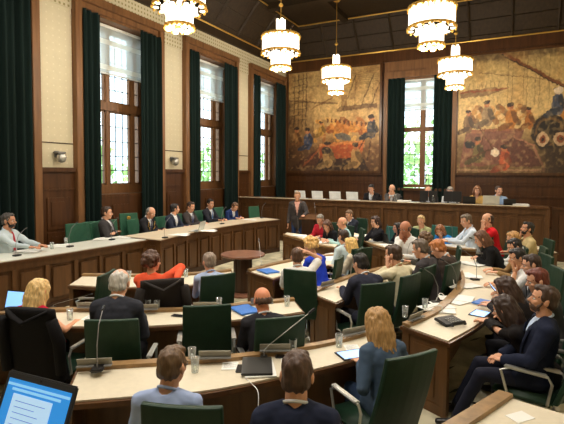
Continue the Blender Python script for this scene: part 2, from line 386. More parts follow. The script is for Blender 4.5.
for x0, x1 in ((a+.46, c-.07), (c+.06, b-.45)):
    for k in (1, 2, 3): tube(bm, [(x0+(x1-x0)*k/4, YB+.36, 1.8), (x0+(x1-x0)*k/4, YB+.36, 5.9)], .012, 5)
    for z in (2.25, 2.65, 3.05, 3.45, 4.5, 4.85, 5.2, 5.5): tube(bm, [(x0, YB+.36, z), (x1, YB+.36, z)], .012, 5)
obj('glazing_bars', bm, M_BLACK, root)
bm = B(); box(bm, (a+.35, YB+.35, 1.8), (b-.35, YB+.354, 5.9)); obj('pane', bm, M_WGLASS, root)
bm = B(); box(bm, (a+.14, YB-.12, 1.66), (b-.14, YB+.3, 1.76), .01); obj('window_sill', bm, W_EDGE, root)
blind((a+.36, YB+.2, 0), (b-.36, YB+.2, 0), 4.75, 5.9, (0, -1, 0), 'half-drawn sheer white blind at the top of the window between the two paintings')
curtain('curtain', (a+.15, YB-.1, 0), (a+.78, YB-.1, 0), .7, 5.95, 'dark green curtain left of the window between the two paintings', nrm=(0, -1, 0), amp=.06)
curtain('curtain', (b-.8, YB-.1, 0), (b-.15, YB-.1, 0), .7, 5.95, 'dark green curtain right of the window between the two paintings', nrm=(0, -1, 0), amp=.06)
# back wall timber: bands and panels below the paintings, cornice above
bm = B()
for x0, x1 in ((XL, a), (b, XR)):
    box(bm, (x0, YB-.03, 0), (x1, YB, 2.28)); box(bm, (x0, YB-.1, 2.24), (x1, YB, 2.32), .01); box(bm, (x0, YB-.06, 1.9), (x1, YB-.03, 1.95)); box(bm, (x0, YB-.06, 1.5), (x1, YB-.03, 1.56)); box(bm, (x0, YB-.06, 1.2), (x1, YB-.03, 1.23))
    box(bm, (x0, YB-.1, 6.62), (x1, YB, 7.03), .01)
    for x in np.arange(x0+.2, x1-.6, .95): box(bm, (x, YB-.045, 1.98), (x+.8, YB-.03, 2.2), .005)
box(bm, (XL, YB-.08, 6.6), (XR, YB, 7.05), .01)
struct('trim_12', bm, W_WAIN)

# ------------------------------------------------------------------ paintings (colour painted procedurally on a canvas grid)
def canvas(name, x0, x1, z0, z1, painter, label):
    nx, nz = 250, 250
    bm = B(); lay = bm.loops.layers.float_color.new('paint')
    vs = [[bm.verts.new((x0+(x1-x0)*i/nx, YB-.07, z0+(z1-z0)*j/nz)) for i in range(nx+1)] for j in range(nz+1)]
    cols = painter(nx+1, nz+1)
    for j in range(nz):
        for i in range(nx):
            f = bm.faces.new((vs[j][i], vs[j][i+1], vs[j+1][i+1], vs[j+1][i]))
            for l, (jj, ii) in zip(f.loops, ((j, i), (j, i+1), (j+1, i+1), (j+1, i))): l[lay] = (*cols[jj][ii], 1)
    m = bpy.data.materials.new(name+'_paint'); m.use_nodes = True; N = m.node_tree.nodes
    ca = N.new('ShaderNodeVertexColor'); ca.layer_name = 'paint'; m.node_tree.links.new(ca.outputs[0], N['Principled BSDF'].inputs['Base Color']); N['Principled BSDF'].inputs['Roughness'].default_value = .55
    r = thing('wall_painting', label, 'painting', (0, 0, 0))
    obj('canvas', bm, m, r, recalc=False)
    bm = B(); t = .09
    box(bm, (x0-t, YB-.12, z0-t), (x0, YB-.02, z1+t), .01); box(bm, (x1, YB-.12, z0-t), (x1+t, YB-.02, z1+t), .01)
    box(bm, (x0, YB-.12, z0-t), (x1, YB-.02, z0), .01); box(bm, (x0, YB-.12, z1), (x1, YB-.02, z1+t), .01)
    obj('frame', bm, W_EDGE, r)
    bm = B(); box(bm, (x0, YB-.068, z0), (x1, YB-.03, z1)); obj('stretcher', bm, W_DARK, r)
class Art:
    def __init__(s, w, h, base):
        s.w, s.h = w, h; s.X, s.Y = np.meshgrid(np.linspace(0, 1, w), np.linspace(0, 1, h)); s.c = np.ones((h, w, 3))*np.array(srgb(*base)); s.rng = np.random.RandomState(3)
    def noise(s, k, seed=0):
        r = np.random.RandomState(seed); g = r.rand(k+2, k+2); x = s.X*k; y = s.Y*k; xi = x.astype(int); yi = y.astype(int); fx = x-xi; fy = y-yi
        return g[yi, xi]*(1-fx)*(1-fy)+g[yi, xi+1]*fx*(1-fy)+g[yi+1, xi]*(1-fx)*fy+g[yi+1, xi+1]*fx*fy
    def put(s, m, col, a=1): m = np.clip(m, 0, 1)[..., None]*a; s.c = s.c*(1-m)+m*np.array(srgb(*col))
    def ell(s, cx, cy, rx, ry, col, a=1, ang=0):
        dx = s.X-cx; dy = s.Y-cy; u = dx*math.cos(ang)+dy*math.sin(ang); v = -dx*math.sin(ang)+dy*math.cos(ang)
        d = (u/rx)**2+(v/ry)**2+.25*(s.noise(30, 5)-.5); s.put((1.1-d)*6, col, a)
    def poly(s, P, col, a=1):
        m = np.zeros_like(s.X, bool)
        for (x1, y1), (x2, y2) in zip(P, P[1:]+P[:1]):
            c = ((y1 > s.Y) != (y2 > s.Y)) & (s.X < (x2-x1)*(s.Y-y1)/((y2-y1) or 1e-9)+x1); m ^= c
        s.put(m*1., col, a)
    def line(s, x1, y1, x2, y2, w, col, a=1):
        dx, dy = x2-x1, y2-y1; L = dx*dx+dy*dy; t = np.clip(((s.X-x1)*dx+(s.Y-y1)*dy)/L, 0, 1); d = np.hypot(s.X-x1-t*dx, s.Y-y1-t*dy); s.put((w-d)/w*2, col, a)
    def man(s, x, y, h, body, head=(190, 130, 90), ang=0):
        h *= 1.3
        s.ell(x, y, h*.2, h*.34, body, 1, ang); s.ell(x+h*.12, y+h*.05, h*.1, h*.22, tuple(int(c*.6) for c in body), .8, ang+.5); s.ell(x-h*.2, y-h*.25, h*.3, h*.1, tuple(int(c*.75) for c in body), 1, .4)
        s.ell(x-h*.02, y+h*.4, h*.1, h*.12, head); s.ell(x-h*.03, y+h*.46, h*.12, h*.07, (70, 55, 45))
def _finish(A):
    n1 = (A.noise(26, 41)-.5)*.012+(A.noise(70, 42)-.5)*.012; n2 = (A.noise(26, 43)-.5)*.012+(A.noise(70, 44)-.5)*.012
    xi = np.clip(((A.X+n1)*(A.w-1)).astype(int), 0, A.w-1); yi = np.clip(((A.Y+n2)*(A.h-1)).astype(int), 0, A.h-1); c = A.c[yi, xi]
    d = .82+.32*A.noise(50, 45)+.3*(A.noise(110, 46)-.5); c = c*d[..., None]
    c = np.clip(c*1.05, 0, 1)**1.18; return np.clip(c*np.array([1.0, .9, .8]), 0, 1)
Art.finish = _finish
def art1(w, h):
    A = Art(w, h, (210, 182, 130))
    A.put(A.Y*1.2-.5, (200, 180, 128), .8); A.put((A.noise(8, 1)-.5)*2, (168, 122, 66), .7); A.put((A.noise(20, 2)-.55)*3, (120, 84, 46), .45)
    A.put((.42-A.Y)*5, (112, 76, 46), .85); A.put(((.75-A.Y)*3)*(A.X < .3), (120, 92, 58), .6); A.put((A.Y-.6)*1.5*(A.noise(5, 77)), (132, 116, 88), .7)
    for k in range(8): A.line(.02, .93-.012*k, .98, .97-.02*k, .006, (110, 92, 60), .35)
    for x in (.06, .11, .16, .2): A.line(x, .45, x+.01, .98, .008, (88, 70, 48), .8)
    for y in np.arange(.5, .95, .06): A.line(.04, y, .21, y+.02, .005, (84, 66, 46), .7)
    A.line(.0, .72, .55, .66, .012, (96, 66, 44), .7); A.line(.25, .62, .5, .72, .01, (120, 80, 50), .6)
    for x0 in (.62, .8, .9): A.line(x0, .6, x0+.13, .92, .008, (96, 78, 52), .8); A.line(x0+.13, .92, x0+.12, .6, .004, (96, 78, 52), .6)
    A.poly([(.55, .58), (.97, .6), (.97, .64), (.58, .63)], (110, 84, 56), .8); A.poly([(.6, .63), (.66, .63), (.66, .74), (.6, .74)], (150, 120, 80), .8)
    A.poly([(.5, .5), (.96, .44), (.98, .36), (.42, .38)], (206, 142, 70), .9)
    for i in range(26): A.ell(.3+.6*((i*37) % 26)/26, .3+.22*((i*17) % 26)/26, .04, .022, [(216, 164, 84), (180, 120, 62), (150, 88, 46), (226, 190, 120)][i % 4], .8, i)
    for i in range(12): A.ell(.45+.045*i, .5-.006*i, .011, .02, (110, 70, 40), .9)
    A.poly([(.36, .27), (.86, .29), (.8, .1), (.34, .06)], (190, 102, 54), .95); A.poly([(.36, .27), (.86, .29), (.86, .26), (.36, .24)], (216, 150, 88), .9)
    A.poly([(.02, .02), (.36, .22), (.36, .06), (.14, .0)], (104, 66, 44), .9); A.line(.16, .03, .38, .23, .012, (180, 110, 66), .9)
    A.poly([(.36, .12), (.84, .12), (.9, 0), (.3, 0)], (66, 50, 40), .95)
    A.ell(.62, .33, .09, .035, (120, 116, 110), 1, -.2)
    for x in (.74, .88): A.line(.95, .48, x, .1, .01, (92, 62, 40), .9)
    A.put((.3-A.Y-.2*abs(A.X-.5))*5*A.noise(8, 92), (62, 46, 34), .8); A.put((.14-A.X)*9*(A.Y < .75)*A.noise(12, 93), (70, 52, 36), .9)
    for x, y, hh, c in ((.23, .3, .2, (84, 98, 128)), (.1, .33, .17, (150, 110, 66)), (.46, .13, .24, (170, 142, 96)), (.76, .12, .22, (182, 150, 100)), (.92, .4, .2, (74, 78, 90)), (.38, .4, .14, (200, 160, 80))): A.man(x, y, hh, c)
    A.ell(.44, .2, .05, .04, (70, 60, 50)); A.put((A.noise(60, 9)-.5)*1.6, (90, 62, 36), .4); A.put((A.noise(45, 19)-.55)*2, (236, 206, 150), .4)
    return A.finish()
def art2(w, h):
    A = Art(w, h, (214, 192, 140))
    A.put(A.Y*2-1.05, (196, 176, 122), .9); A.put((A.Y-.93)*30, (84, 66, 44), .8); A.put((A.noise(9, 4)-.5)*2, (184, 140, 76), .5)
    A.put((.4-A.Y)*6, (104, 82, 54), .85); A.put((A.Y-.8)*4*A.noise(6, 71), (130, 110, 76), .8)
    for x in (.46, .5, .6, .63, .7, .74, .82): A.line(x, .55, x+.005, 1, .004, (120, 100, 66), .6)
    A.line(.2, .85, .9, .74, .006, (130, 106, 70), .7); A.line(.4, 1, 1.0, .66, .018, (130, 84, 46), 1); A.line(.4, .985, 1.0, .645, .006, (74, 50, 30), 1)
    A.poly([(.02, .7), (.34, .72), (.42, .69), (.3, .66), (.02, .64)], (124, 96, 66), .8); A.line(.02, .69, .45, .7, .01, (150, 76, 46), .8)
    for i in range(8): A.line(.1+.04*i, .72, .1+.04*i, .76+.01*(i % 3), .005, (120, 104, 80), .7)
    for i in range(40): A.ell(.1+.55*((i*29) % 40)/40, .42+.14*((i*13) % 40)/40, .035, .025, [(196, 152, 86), (120, 88, 54), (226, 200, 150), (160, 112, 60)][i % 4], .85, i)
    A.poly([(.1, .37), (.62, .37), (.62, .34), (.14, .33)], (156, 108, 84), 1); A.poly([(.08, .34), (.62, .35), (.5, .08), (.02, .04)], (140, 98, 84), .9)
    A.poly([(.44, .24), (.52, .3), (.68, .22), (.78, .05), (.4, .05)], (112, 76, 64), 1); A.line(.52, .3, .7, .22, .01, (176, 134, 108)); A.line(.7, .22, .8, .03, .012, (176, 134, 108))
    A.line(.0, .02, .8, .02, .012, (170, 140, 110)); A.put((A.X-.8)*12*(A.Y < .32), (80, 66, 46), .9)
    A.put((A.X-.72)*10*(A.Y < .46)*(A.noise(7, 91)*.6+.6), (74, 58, 40), .85)
    for r, c in ((.15, (58, 48, 36)), (.12, (120, 96, 60)), (.1, (48, 40, 32))): A.ell(.83, .33, r, r*.95, c)
    for x in (.78, .93):
        for r, c in ((.07, (60, 48, 38)), (.056, (206, 182, 150)), (.03, (150, 90, 60)), (.014, (60, 40, 30))): A.ell(x, .27, r, r, c)
    A.ell(.98, .5, .07, .08, (196, 140, 60)); A.man(.9, .55, .2, (86, 96, 116), (220, 200, 170)); A.ell(.9, .66, .035, .03, (226, 216, 196))
    for x, y, hh, c in ((.28, .48, .2, (160, 140, 110)), (.5, .45, .2, (190, 134, 66)), (.66, .43, .16, (176, 120, 56)), (.2, .17, .2, (130, 120, 80)), (.45, .1, .2, (196, 110, 74)), (.1, .42, .18, (130, 104, 74))): A.man(x, y, hh, c)
    A.ell(.12, .24, .05, .035, (50, 50, 54)); A.ell(.36, .17, .04, .035, (236, 226, 206)); A.line(.2, .4, .34, .2, .008, (110, 76, 50)); A.line(.34, .2, .1, .12, .008, (110, 76, 50)); A.line(.26, .38, .2, .12, .006, (110, 76, 50))
    A.put((A.noise(60, 9)-.5)*1.6, (80, 60, 36), .4); A.put((A.noise(40, 29)-.55)*2, (236, 214, 160), .35)
    return A.finish()
canvas('harbour_left', -8.75, -4.78, 2.42, 6.55, art1, 'tall ochre wall painting of harbour labour, left of the window at the back')
canvas('harbour_right', -1.9, 1.55, 2.36, 6.5, art2, 'ochre wall painting of an open boat and round machinery, right of the back window')

# ------------------------------------------------------------------ wall lamps
def wall_lamp(y, label):
    t = thing('wall_lamp', label, 'wall lamp', (XL, y, 2.6), 0, 'small lamps on the cream piers')
    bm = B(); box(bm, (0, -.06, .02), (.04, .06, .16), .01); box(bm, (.02, -.1, .1), (.2, .1, .14), .01); obj('bracket', bm, M_GREY, t)
    bm = B(); lathe(bm, [(.02, -.1), (.08, -.07), (.1, 0), (.09, .08), (.05, .1)], 14, (.13, .03, 0)); obj('lamp_head', bm, M_CHROME, t, True)
wall_lamp(6.62, 'small grey metal lamp on the cream pier nearest the left edge'); wall_lamp(10.35, 'small grey metal lamp on the cream pier above the bald official')

# ------------------------------------------------------------------ chandeliers
M_TUBE = emit('lit_glass_tube', (1.0, .9, .72), 3.0)
_n = M_TUBE.node_tree; _lw = _n.nodes.new('ShaderNodeLayerWeight'); _lw.inputs[0].default_value = .5; _cr = _n.nodes.new('ShaderNodeValToRGB')
_cr.color_ramp.elements[0].color = (1, .93, .8, 1); _cr.color_ramp.elements[0].position = .35; _cr.color_ramp.elements[1].color = (.42, .25, .09, 1); _cr.color_ramp.elements[1].position = .95
_n.links.new(_lw.outputs[1], _cr.inputs[0]); _n.links.new(_cr.outputs[0], _n.nodes['Principled BSDF'].inputs['Emission Color'])
def chandelier(loc, label):
    t = thing('chandelier', label, 'chandelier', loc, 0, 'glass rod chandeliers')
    bm = B(); tube(bm, [(0, 0, .62), (0, 0, ZC-loc[2])], .012, 6); ell(bm, (0, 0, 1.1), (.06, .06, .05)); lathe(bm, [(.1, ZC-loc[2]-.1), (.13, ZC-loc[2]-.05), (.1, ZC-loc[2])], 14); obj('stem', bm, M_GOLD, t)
    for nm, r, n, z0, z1, tr in (('upper_tier', .09, 8, .3, .68, .04), ('middle_tier', .44, 22, -.13, .27, .052), ('inner_tier', .3, 14, -.2, .22, .05), ('lower_tier', .215, 12, -.54, -.14, .048)):
        bm = B()
        for k in range(n):
            a = 2*PI*k/n; dz = .05*(k % 2)
            tube(bm, [(r*math.cos(a), r*math.sin(a), z0-dz), (r*math.cos(a), r*math.sin(a), z1+dz)], tr, 8)
        obj(nm, bm, M_TUBE, t, True)
    for r, z in ((.5, .27), (.5, -.16), (.27, -.17), (.27, -.53), (.13, .3)):
        bm = B(); lathe(bm, [(r, z), (r+.015, z+.02), (r+.015, z+.05), (r-.01, z+.05), (r-.02, z)], 28)
        for k in range(18):
            a = 2*PI*k/18; ell(bm, ((r+.01)*math.cos(a), (r+.01)*math.sin(a), z-.01), (.03, .03, .04), 6, 4)
        obj('gilt_ring', bm, M_GOLD, t)
    bm = B(); lathe(bm, [(.02, -.6), (.08, -.57), (.1, -.53), (.2, -.5), (.24, -.5)], 16); obj('gilt_pan', bm, M_GOLD, t); bm = B(); lathe(bm, [(.25, .2), (.48, .27)], 20); obj('gilt_canopy', bm, M_GOLD, t)
    return t
chs = [((-5.78, 6.98, 5.6), 'large lit chandelier cut by the top edge at left'), ((-5.6, 10.85, 5.62), 'lit glass chandelier in front of the last left window'), ((-5.55, 14.9, 5.62), 'small lit chandelier hanging before the left painting'), ((-1.7, 10.45, 5.62), 'bright chandelier nearest the top right of the hall'), ((-1.72, 15.0, 5.5), 'lit chandelier hanging beside the right painting, lower and farther than its neighbour')]
for k, (p, l) in enumerate(chs): c = chandelier(p, l)
for x, y in ((-5.78, 2.9), (-1.7, 6.35), (-1.7, 2.2)):
    pass
def light(name, typ, loc, power, col=(1, .88, .72), size=.3, rot=None, spot=None):
    l = bpy.data.lights.new(name, typ); l.energy = power; l.color = col
    if typ == 'AREA': l.size = size
    else: l.shadow_soft_size = size
    if spot: l.spot_size = spot; l.spot_blend = .6
    o = bpy.data.objects.new(name, l); COL.objects.link(o); o.location = loc
    if rot: o.rotation_euler = rot
    return o
for p, l in chs: light('chandelier_light', 'POINT', (p[0], p[1], p[2]-.85), 150, size=.25)
for x, y in ((-5.78, 2.9), (-1.7, 6.35), (-1.7, 2.2)): light('chandelier_light', 'POINT', (x, y, 4.9), 150, size=.25)
# recessed ceiling spots
spots = [G(312, 9, 8.15), G(358, 1, 8.15)]
k = 0
for x in (-7.0, -4.6, -2.2, .3):
    for y in (1.5, 4.5, 7.5, 10.5, 13.5):
        bm = B(); lathe(bm, [(.05, 0), (.09, 0), (.1, .03), (.09, .06)], 14); t = thing('ceiling_spotlight', 'small recessed spotlight in the dark timber ceiling', 'spotlight', (x, y, 8.0), 0, 'recessed ceiling spotlights')
        obj('rim', bm, M_GOLD, t); bm = B(); lathe(bm, [(.0, .02), (.06, .02)], 12); obj('lens', bm, emit('spot_lens', (1, .9, .7), 6), t)
        bm = B(); box(bm, (-.02, -.02, .05), (.02, .02, .25)); obj('mount', bm, M_BLACK, t)
        light('spot_light', 'SPOT', (x, y, 7.95), 185, (1, .93, .84), .12, spot=math.radians(95)); k += 1

# ------------------------------------------------------------------ people
TSC = bpy.data.scenes.new('workshop')      # remeshing happens here, away from the hall; removed at the end
def remeshed(bm, vox, smooth=0):
    me = bpy.data.meshes.new('t'); bm.to_mesh(me); bm.free(); o = bpy.data.objects.new('t', me); TSC.collection.objects.link(o)
    md = o.modifiers.new('r', 'REMESH'); md.mode = 'VOXEL'; md.voxel_size = vox
    if smooth:
        sm = o.modifiers.new('s', 'SMOOTH'); sm.factor = .5; sm.iterations = smooth
    TSC.view_layers[0].update(); dg = TSC.view_layers[0].depsgraph; ev = o.evaluated_get(dg); r = bpy.data.meshes.new_from_object(ev)
    bpy.data.objects.remove(o); bpy.data.meshes.remove(me)
    b = bmesh.new(); b.from_mesh(r); bpy.data.meshes.remove(r); return b
def rotm(rx=0, ry=0, rz=0): return Euler((rx, ry, rz), 'XYZ').to_matrix().to_4x4()
def head_bm(fem=0):          # origin at head centre, face towards +Y
    b = B()
    ell(b, (0, -.012, .03), (.077, .096, .09), 18, 12)
    ell(b, (0, .022, -.035), (.058-.004*fem, .066, .082-.006*fem), 16, 10)
    ell(b, (0, .052, -.088), (.03, .028, .024), 10, 7)             # chin
    ell(b, (0, .068, .022), (.052, .018, .014), 10, 6)             # brow
    for s in (-1, 1):
        ell(b, (s*.038, .055, -.022), (.024, .024, .02), 8, 6)     # cheek
        ell(b, (s*.079, -.012, -.008), (.012, .02, .032), 8, 6)    # ear
    cap(b, (0, .078, .012), (0, .1, -.022), .008, .014, 8)         # nose
    ell(b, (0, .093, -.026), (.018, .012, .009), 8, 6)
    ell(b, (0, .08, -.052), (.024, .012, .006), 8, 5); ell(b, (0, .079, -.062), (.02, .012, .007), 8, 5)
    cap(b, (0, -.02, -.06), (0, -.045, -.19), .056-.008*fem, .062-.008*fem, 12)
    b = remeshed(b, .0062, 2)
    b.transform(Matrix.Diagonal((1.06, 1.06, 1.06, 1))); return b
HEADS = {}
for f_ in (0, 1):
    b = head_bm(f_); me = bpy.data.meshes.new('head_proto'); b.to_mesh(me); b.free(); HEADS[f_] = me
def hand_bm(pose):          # wrist at origin, fingers along +Y, palm down (-Z), thumb to -X (right hand)
    b = B(); ell(b, (0, .045, 0), (.041, .05, .015), 12, 8); cap(b, (0, -.02, 0), (0, .02, 0), .025, .028, 10, .75, (1, 0, 0))
    curl = {'flat': .12, 'relaxed': .4, 'curled': 1.0, 'fist': 1.35}[pose]
    for k, (x, L) in enumerate(((-.03, .072), (-.01, .08), (.011, .074), (.03, .058))):
        p = V((x, .085, .002)); d = V((x*.8, 1, 0)).normalized(); a = curl*(.35+.06*k)
        for j, (f, r) in enumerate(((.45, .0095), (.32, .0088), (.27, .008))):
            dd = V((d.x, d.y*math.cos(a), -math.sin(a))); q = p+dd*L*f; cap(b, p, q, r, r*.93, 8); p = q; a += curl*(.75 if j == 0 else .6)
    p = V((-.03, .02, -.004)); q = p+V((-.03, .03, -.012)); cap(b, p, q, .014, .0115, 8); r_ = q+V((-.006+.02*min(curl, 1), .03, -.006)); cap(b, q, r_, .0105, .009, 8)
    return remeshed(b, .0046, 1)
HANDS = {}
for p_ in ('flat', 'relaxed', 'curled', 'fist'):
    b = hand_bm(p_); me = bpy.data.meshes.new('hand_proto'); b.to_mesh(me); b.free(); HANDS[p_] = me
def add_me(bm, me, M):
    t = me.copy(); t.transform(M); bm.from_mesh(t); bpy.data.meshes.remove(t)

def ik(S, T, a, b, pole):
    S = V(S); T = V(T); d = T-S; L = d.length; mx = (a+b)*.985
    if L > mx: T = S+d*(mx/L); d = T-S; L = mx
    d = d/L; x = (a*a-b*b+L*L)/(2*L); h = math.sqrt(max(a*a-x*x, .0001)); pl = V(pole); pl = (pl-d*pl.dot(d)).normalized()
    return S+d*x+pl*h, T
CLOTH = {}
def cloth(rgb, kind='cloth'):
    k = 'cloth_%d_%d_%d' % rgb
    return mat(k, srgb(*rgb), .85, var=.1, scale=9, bump=.15, spec=.2)
def skin(rgb): return mat('skin_%d_%d_%d' % rgb, srgb(*rgb), .55, var=.05, scale=12)
def hairm(rgb): return mat('hair_%d_%d_%d' % rgb, srgb(*rgb), .5, var=.45, scale=16, stretch=(5, 5, .6), bump=.3)
M_EYE = mat('eye_white', (.8, .78, .74), .2, var=0); M_IRIS = mat('iris', (.04, .03, .02), .2, var=0)
SK = (214, 160, 128)
def noisy(b, amp, sc, seed=0, zs=.35):
    for v in b.verts:
        n = noise.noise(V((v.co.x*sc+seed, v.co.y*sc, v.co.z*sc*zs))); v.co += v.normal*n*amp
HAIRP = {}
def hair_proto(style, seed=0):      # head space
    if (style, seed) in HAIRP: return HAIRP[(style, seed)]
    b = B()
    if style == 'short':
        ell(b, (0, -.024, .042), (.083, .096, .088), 18, 12); ell(b, (0, -.05, -.01), (.078, .064, .065), 14, 10); ell(b, (0, .03, .092), (.058, .05, .03), 12, 8)
        for s in (-1, 1): cap(b, (s*.072, .015, .03), (s*.072, .01, -.0), .014, .01)
    elif style == 'receding':
        ell(b, (0, -.045, .03), (.083, .074, .076), 18, 12); ell(b, (0, -.055, -.02), (.077, .06, .055), 14, 10)
        for s in (-1, 1): cap(b, (s*.073, .0, .035), (s*.074, .005, -.005), .014, .01)
    elif style == 'fringe':
        for k in range(9):
            a = PI*(k/8)*1.16+PI-.25
            ell(b, (.069*math.cos(a), -.022+.082*math.sin(a), .004), (.019, .019, .038), 8, 6)
        for s in (-1, 1): ell(b, (s*.073, .0, .012), (.012, .02, .03), 8, 6)
    elif style == 'curly':
        rr = random.Random(3)
        ell(b, (0, -.03, .035), (.1, .1, .095), 16, 10)
        for k in range(60):
            a = rr.uniform(0, 2*PI); e = rr.uniform(-.7, 1.5); d = V((math.cos(a)*math.cos(e), math.sin(a)*math.cos(e), math.sin(e)))
            if d.y > .45 and d.z < .55: continue
            ell(b, V((0, -.03, .03))+V((d.x*.1, d.y*.1, d.z*.1)), (.026, .026, .024), 6, 5)
    elif style in ('long', 'bob', 'longwavy'):
        L = {'long': -.34, 'bob': -.12, 'longwavy': -.26}[style]; wv = .013 if style != 'long' else .004
        ell(b, (0, -.026, .042), (.087, .1, .092), 18, 12); ell(b, (0, .03, .092), (.06, .05, .032), 12, 8)
        n = 13
        for k in range(n):
            a = PI+.12+(PI-.24)*k/(n-1)
            p0 = V((.07*math.cos(a), -.02+.08*math.sin(a), .05)); p1 = V((.086*math.cos(a), -.028+.09*math.sin(a), -.06)); p2 = V((.088*math.cos(a), -.045+.075*math.sin(a), (L*.4-.08))); p3 = V((.075*math.cos(a)+wv*2*math.sin(k*2), -.05+.065*math.sin(a), L+.02*math.sin(k*1.7)))
            tube(b, [p0, p1, p2+V((wv*math.sin(k), wv*math.cos(k*2.1), 0)), p3], [.026, .028, .027, .01], 8)
        ell(b, (0, -.06, L*.45), (.07, .045, abs(L)*.55), 12, 10)
        for s in (-1, 1):
            tube(b, [(s*.05, .045, .09), (s*.078, .035, .03), (s*.082, .02, -.06), (s*.078, -.005, max(L, -.2)*.8-.04)], [.016, .02, .022, .012], 8)
    elif style == 'pony':
        ell(b, (0, -.024, .042), (.084, .097, .09), 18, 12); ell(b, (0, -.05, -.01), (.078, .064, .06), 14, 10); ell(b, (0, -.12, .04), (.045, .035, .045)); tube(b, [(0, -.13, .05), (0, -.16, -.02), (0, -.13, -.16)], [.03, .03, .01], 10)
        for s in (-1, 1): cap(b, (s*.06, .04, .07), (s*.074, .01, .01), .014, .012)
    b = remeshed(b, .009, 1); noisy(b, .012 if style != 'curly' else .01, 46, seed)
    b.transform(Matrix.Diagonal((1.06, 1.06, 1.06, 1))); me = bpy.data.meshes.new('hair_proto'); b.to_mesh(me); b.free(); HAIRP[(style, seed)] = me; return me

CHAIRS = []
def chair_parts(t, m, coat=None, crest=False, tall=0, rec=.12):
    # high-backed swivel armchair, facing +Y, seat top at .45
    bm = B(); box(bm, (-.235, -.2, .385), (.235, .27, .445), .02); obj('seat', bm, m, t, True)
    bm = B(); n = 7; h = .65+tall
    rows = []
    for i in range(n+1):
        z = .42+h*i/n; y = -.215-rec*(i/n)**1.1-.02*math.sin(PI*i/n); row = []
        hw = .235-.012*(i/n)
        for j in range(7):
            u = j/6*2-1; row.append((u*hw, y+.022*u*u, z))
        rows.append(row)
    F = [[bm.verts.new(p) for p in r] for r in rows]; K = [[bm.verts.new((p[0], p[1]-.045, p[2])) for p in r] for r in rows]
    for i in range(n):
        for j in range(6): bm.faces.new((F[i][j], F[i][j+1], F[i+1][j+1], F[i+1][j])); bm.faces.new((K[i][j], K[i+1][j], K[i+1][j+1], K[i][j+1]))
        bm.faces.new((F[i][0], F[i+1][0], K[i+1][0], K[i][0])); bm.faces.new((F[i][6], K[i][6], K[i+1][6], F[i+1][6]))
    for j in range(6): bm.faces.new((F[0][j], K[0][j], K[0][j+1], F[0][j+1])); bm.faces.new((F[n][j], F[n][j+1], K[n][j+1], K[n][j]))
    bk = obj('backrest', bm, m, t)
    md = bk.modifiers.new('bev', 'BEVEL'); md.width = .012; md.segments = 2; md.limit_method = 'ANGLE'; md.angle_limit = math.radians(50)
    for s in (-1, 1):
        bm = B(); x = s*.265
        P = [(s*.22, -.16, .4), (x, -.17, .43), (x, -.2, .6), (x, -.17, .655), (x, .12, .655), (x, .19, .62), (x, .13, .42), (s*.22, .1, .4)]
        tube(bm, P, .012, 6, flat=1.0); boxm(bm, Matrix(), (x-.024, -.16, .655), (x+.024, .16, .675), .006); obj('armrest', bm, M_CHROME, t)
    bm = B(); lathe(bm, [(.03, .385), (.028, .2), (.045, .19), (.045, .12), (.03, .1)], 12); obj('column', bm, M_CHROME, t, True)
    bm = B()
    for k in range(5):
        a = 2*PI*k/5+.3; c, s = math.cos(a), math.sin(a)
        tube(bm, [(0, 0, .12), (c*.16, s*.16, .1), (c*.27, s*.27, .07)], [.028, .022, .014], 6); cap(bm, (c*.27-s*.012, s*.27+c*.012, .028), (c*.27+s*.012, s*.27-c*.012, .028), .026, .026, 8)
    obj('star_base', bm, M_CHROME, t)
    if crest:
        bm = B(); tube(bm, [(0, -.345, .96+tall), (0, -.302, .96+tall)], .045, 14); ell(bm, (0, -.3, .975+tall), (.028, .012, .022), 8, 6); obj('crest_badge', bm, M_GOLD, t)
CH_PROTO = {}
def place_chair(loc, rz, label, m=M_GREEN, group='green leather council chairs', crest=False, tall=0, rec=.12):
    key = (m.name, crest, tall, rec)
    if key not in CH_PROTO:
        t = thing('council_chair', label, 'chair', loc, rz, group); chair_parts(t, m, None, crest, tall, rec); CH_PROTO[key] = t; return t
    return dup(CH_PROTO[key], loc, rz, label, group)

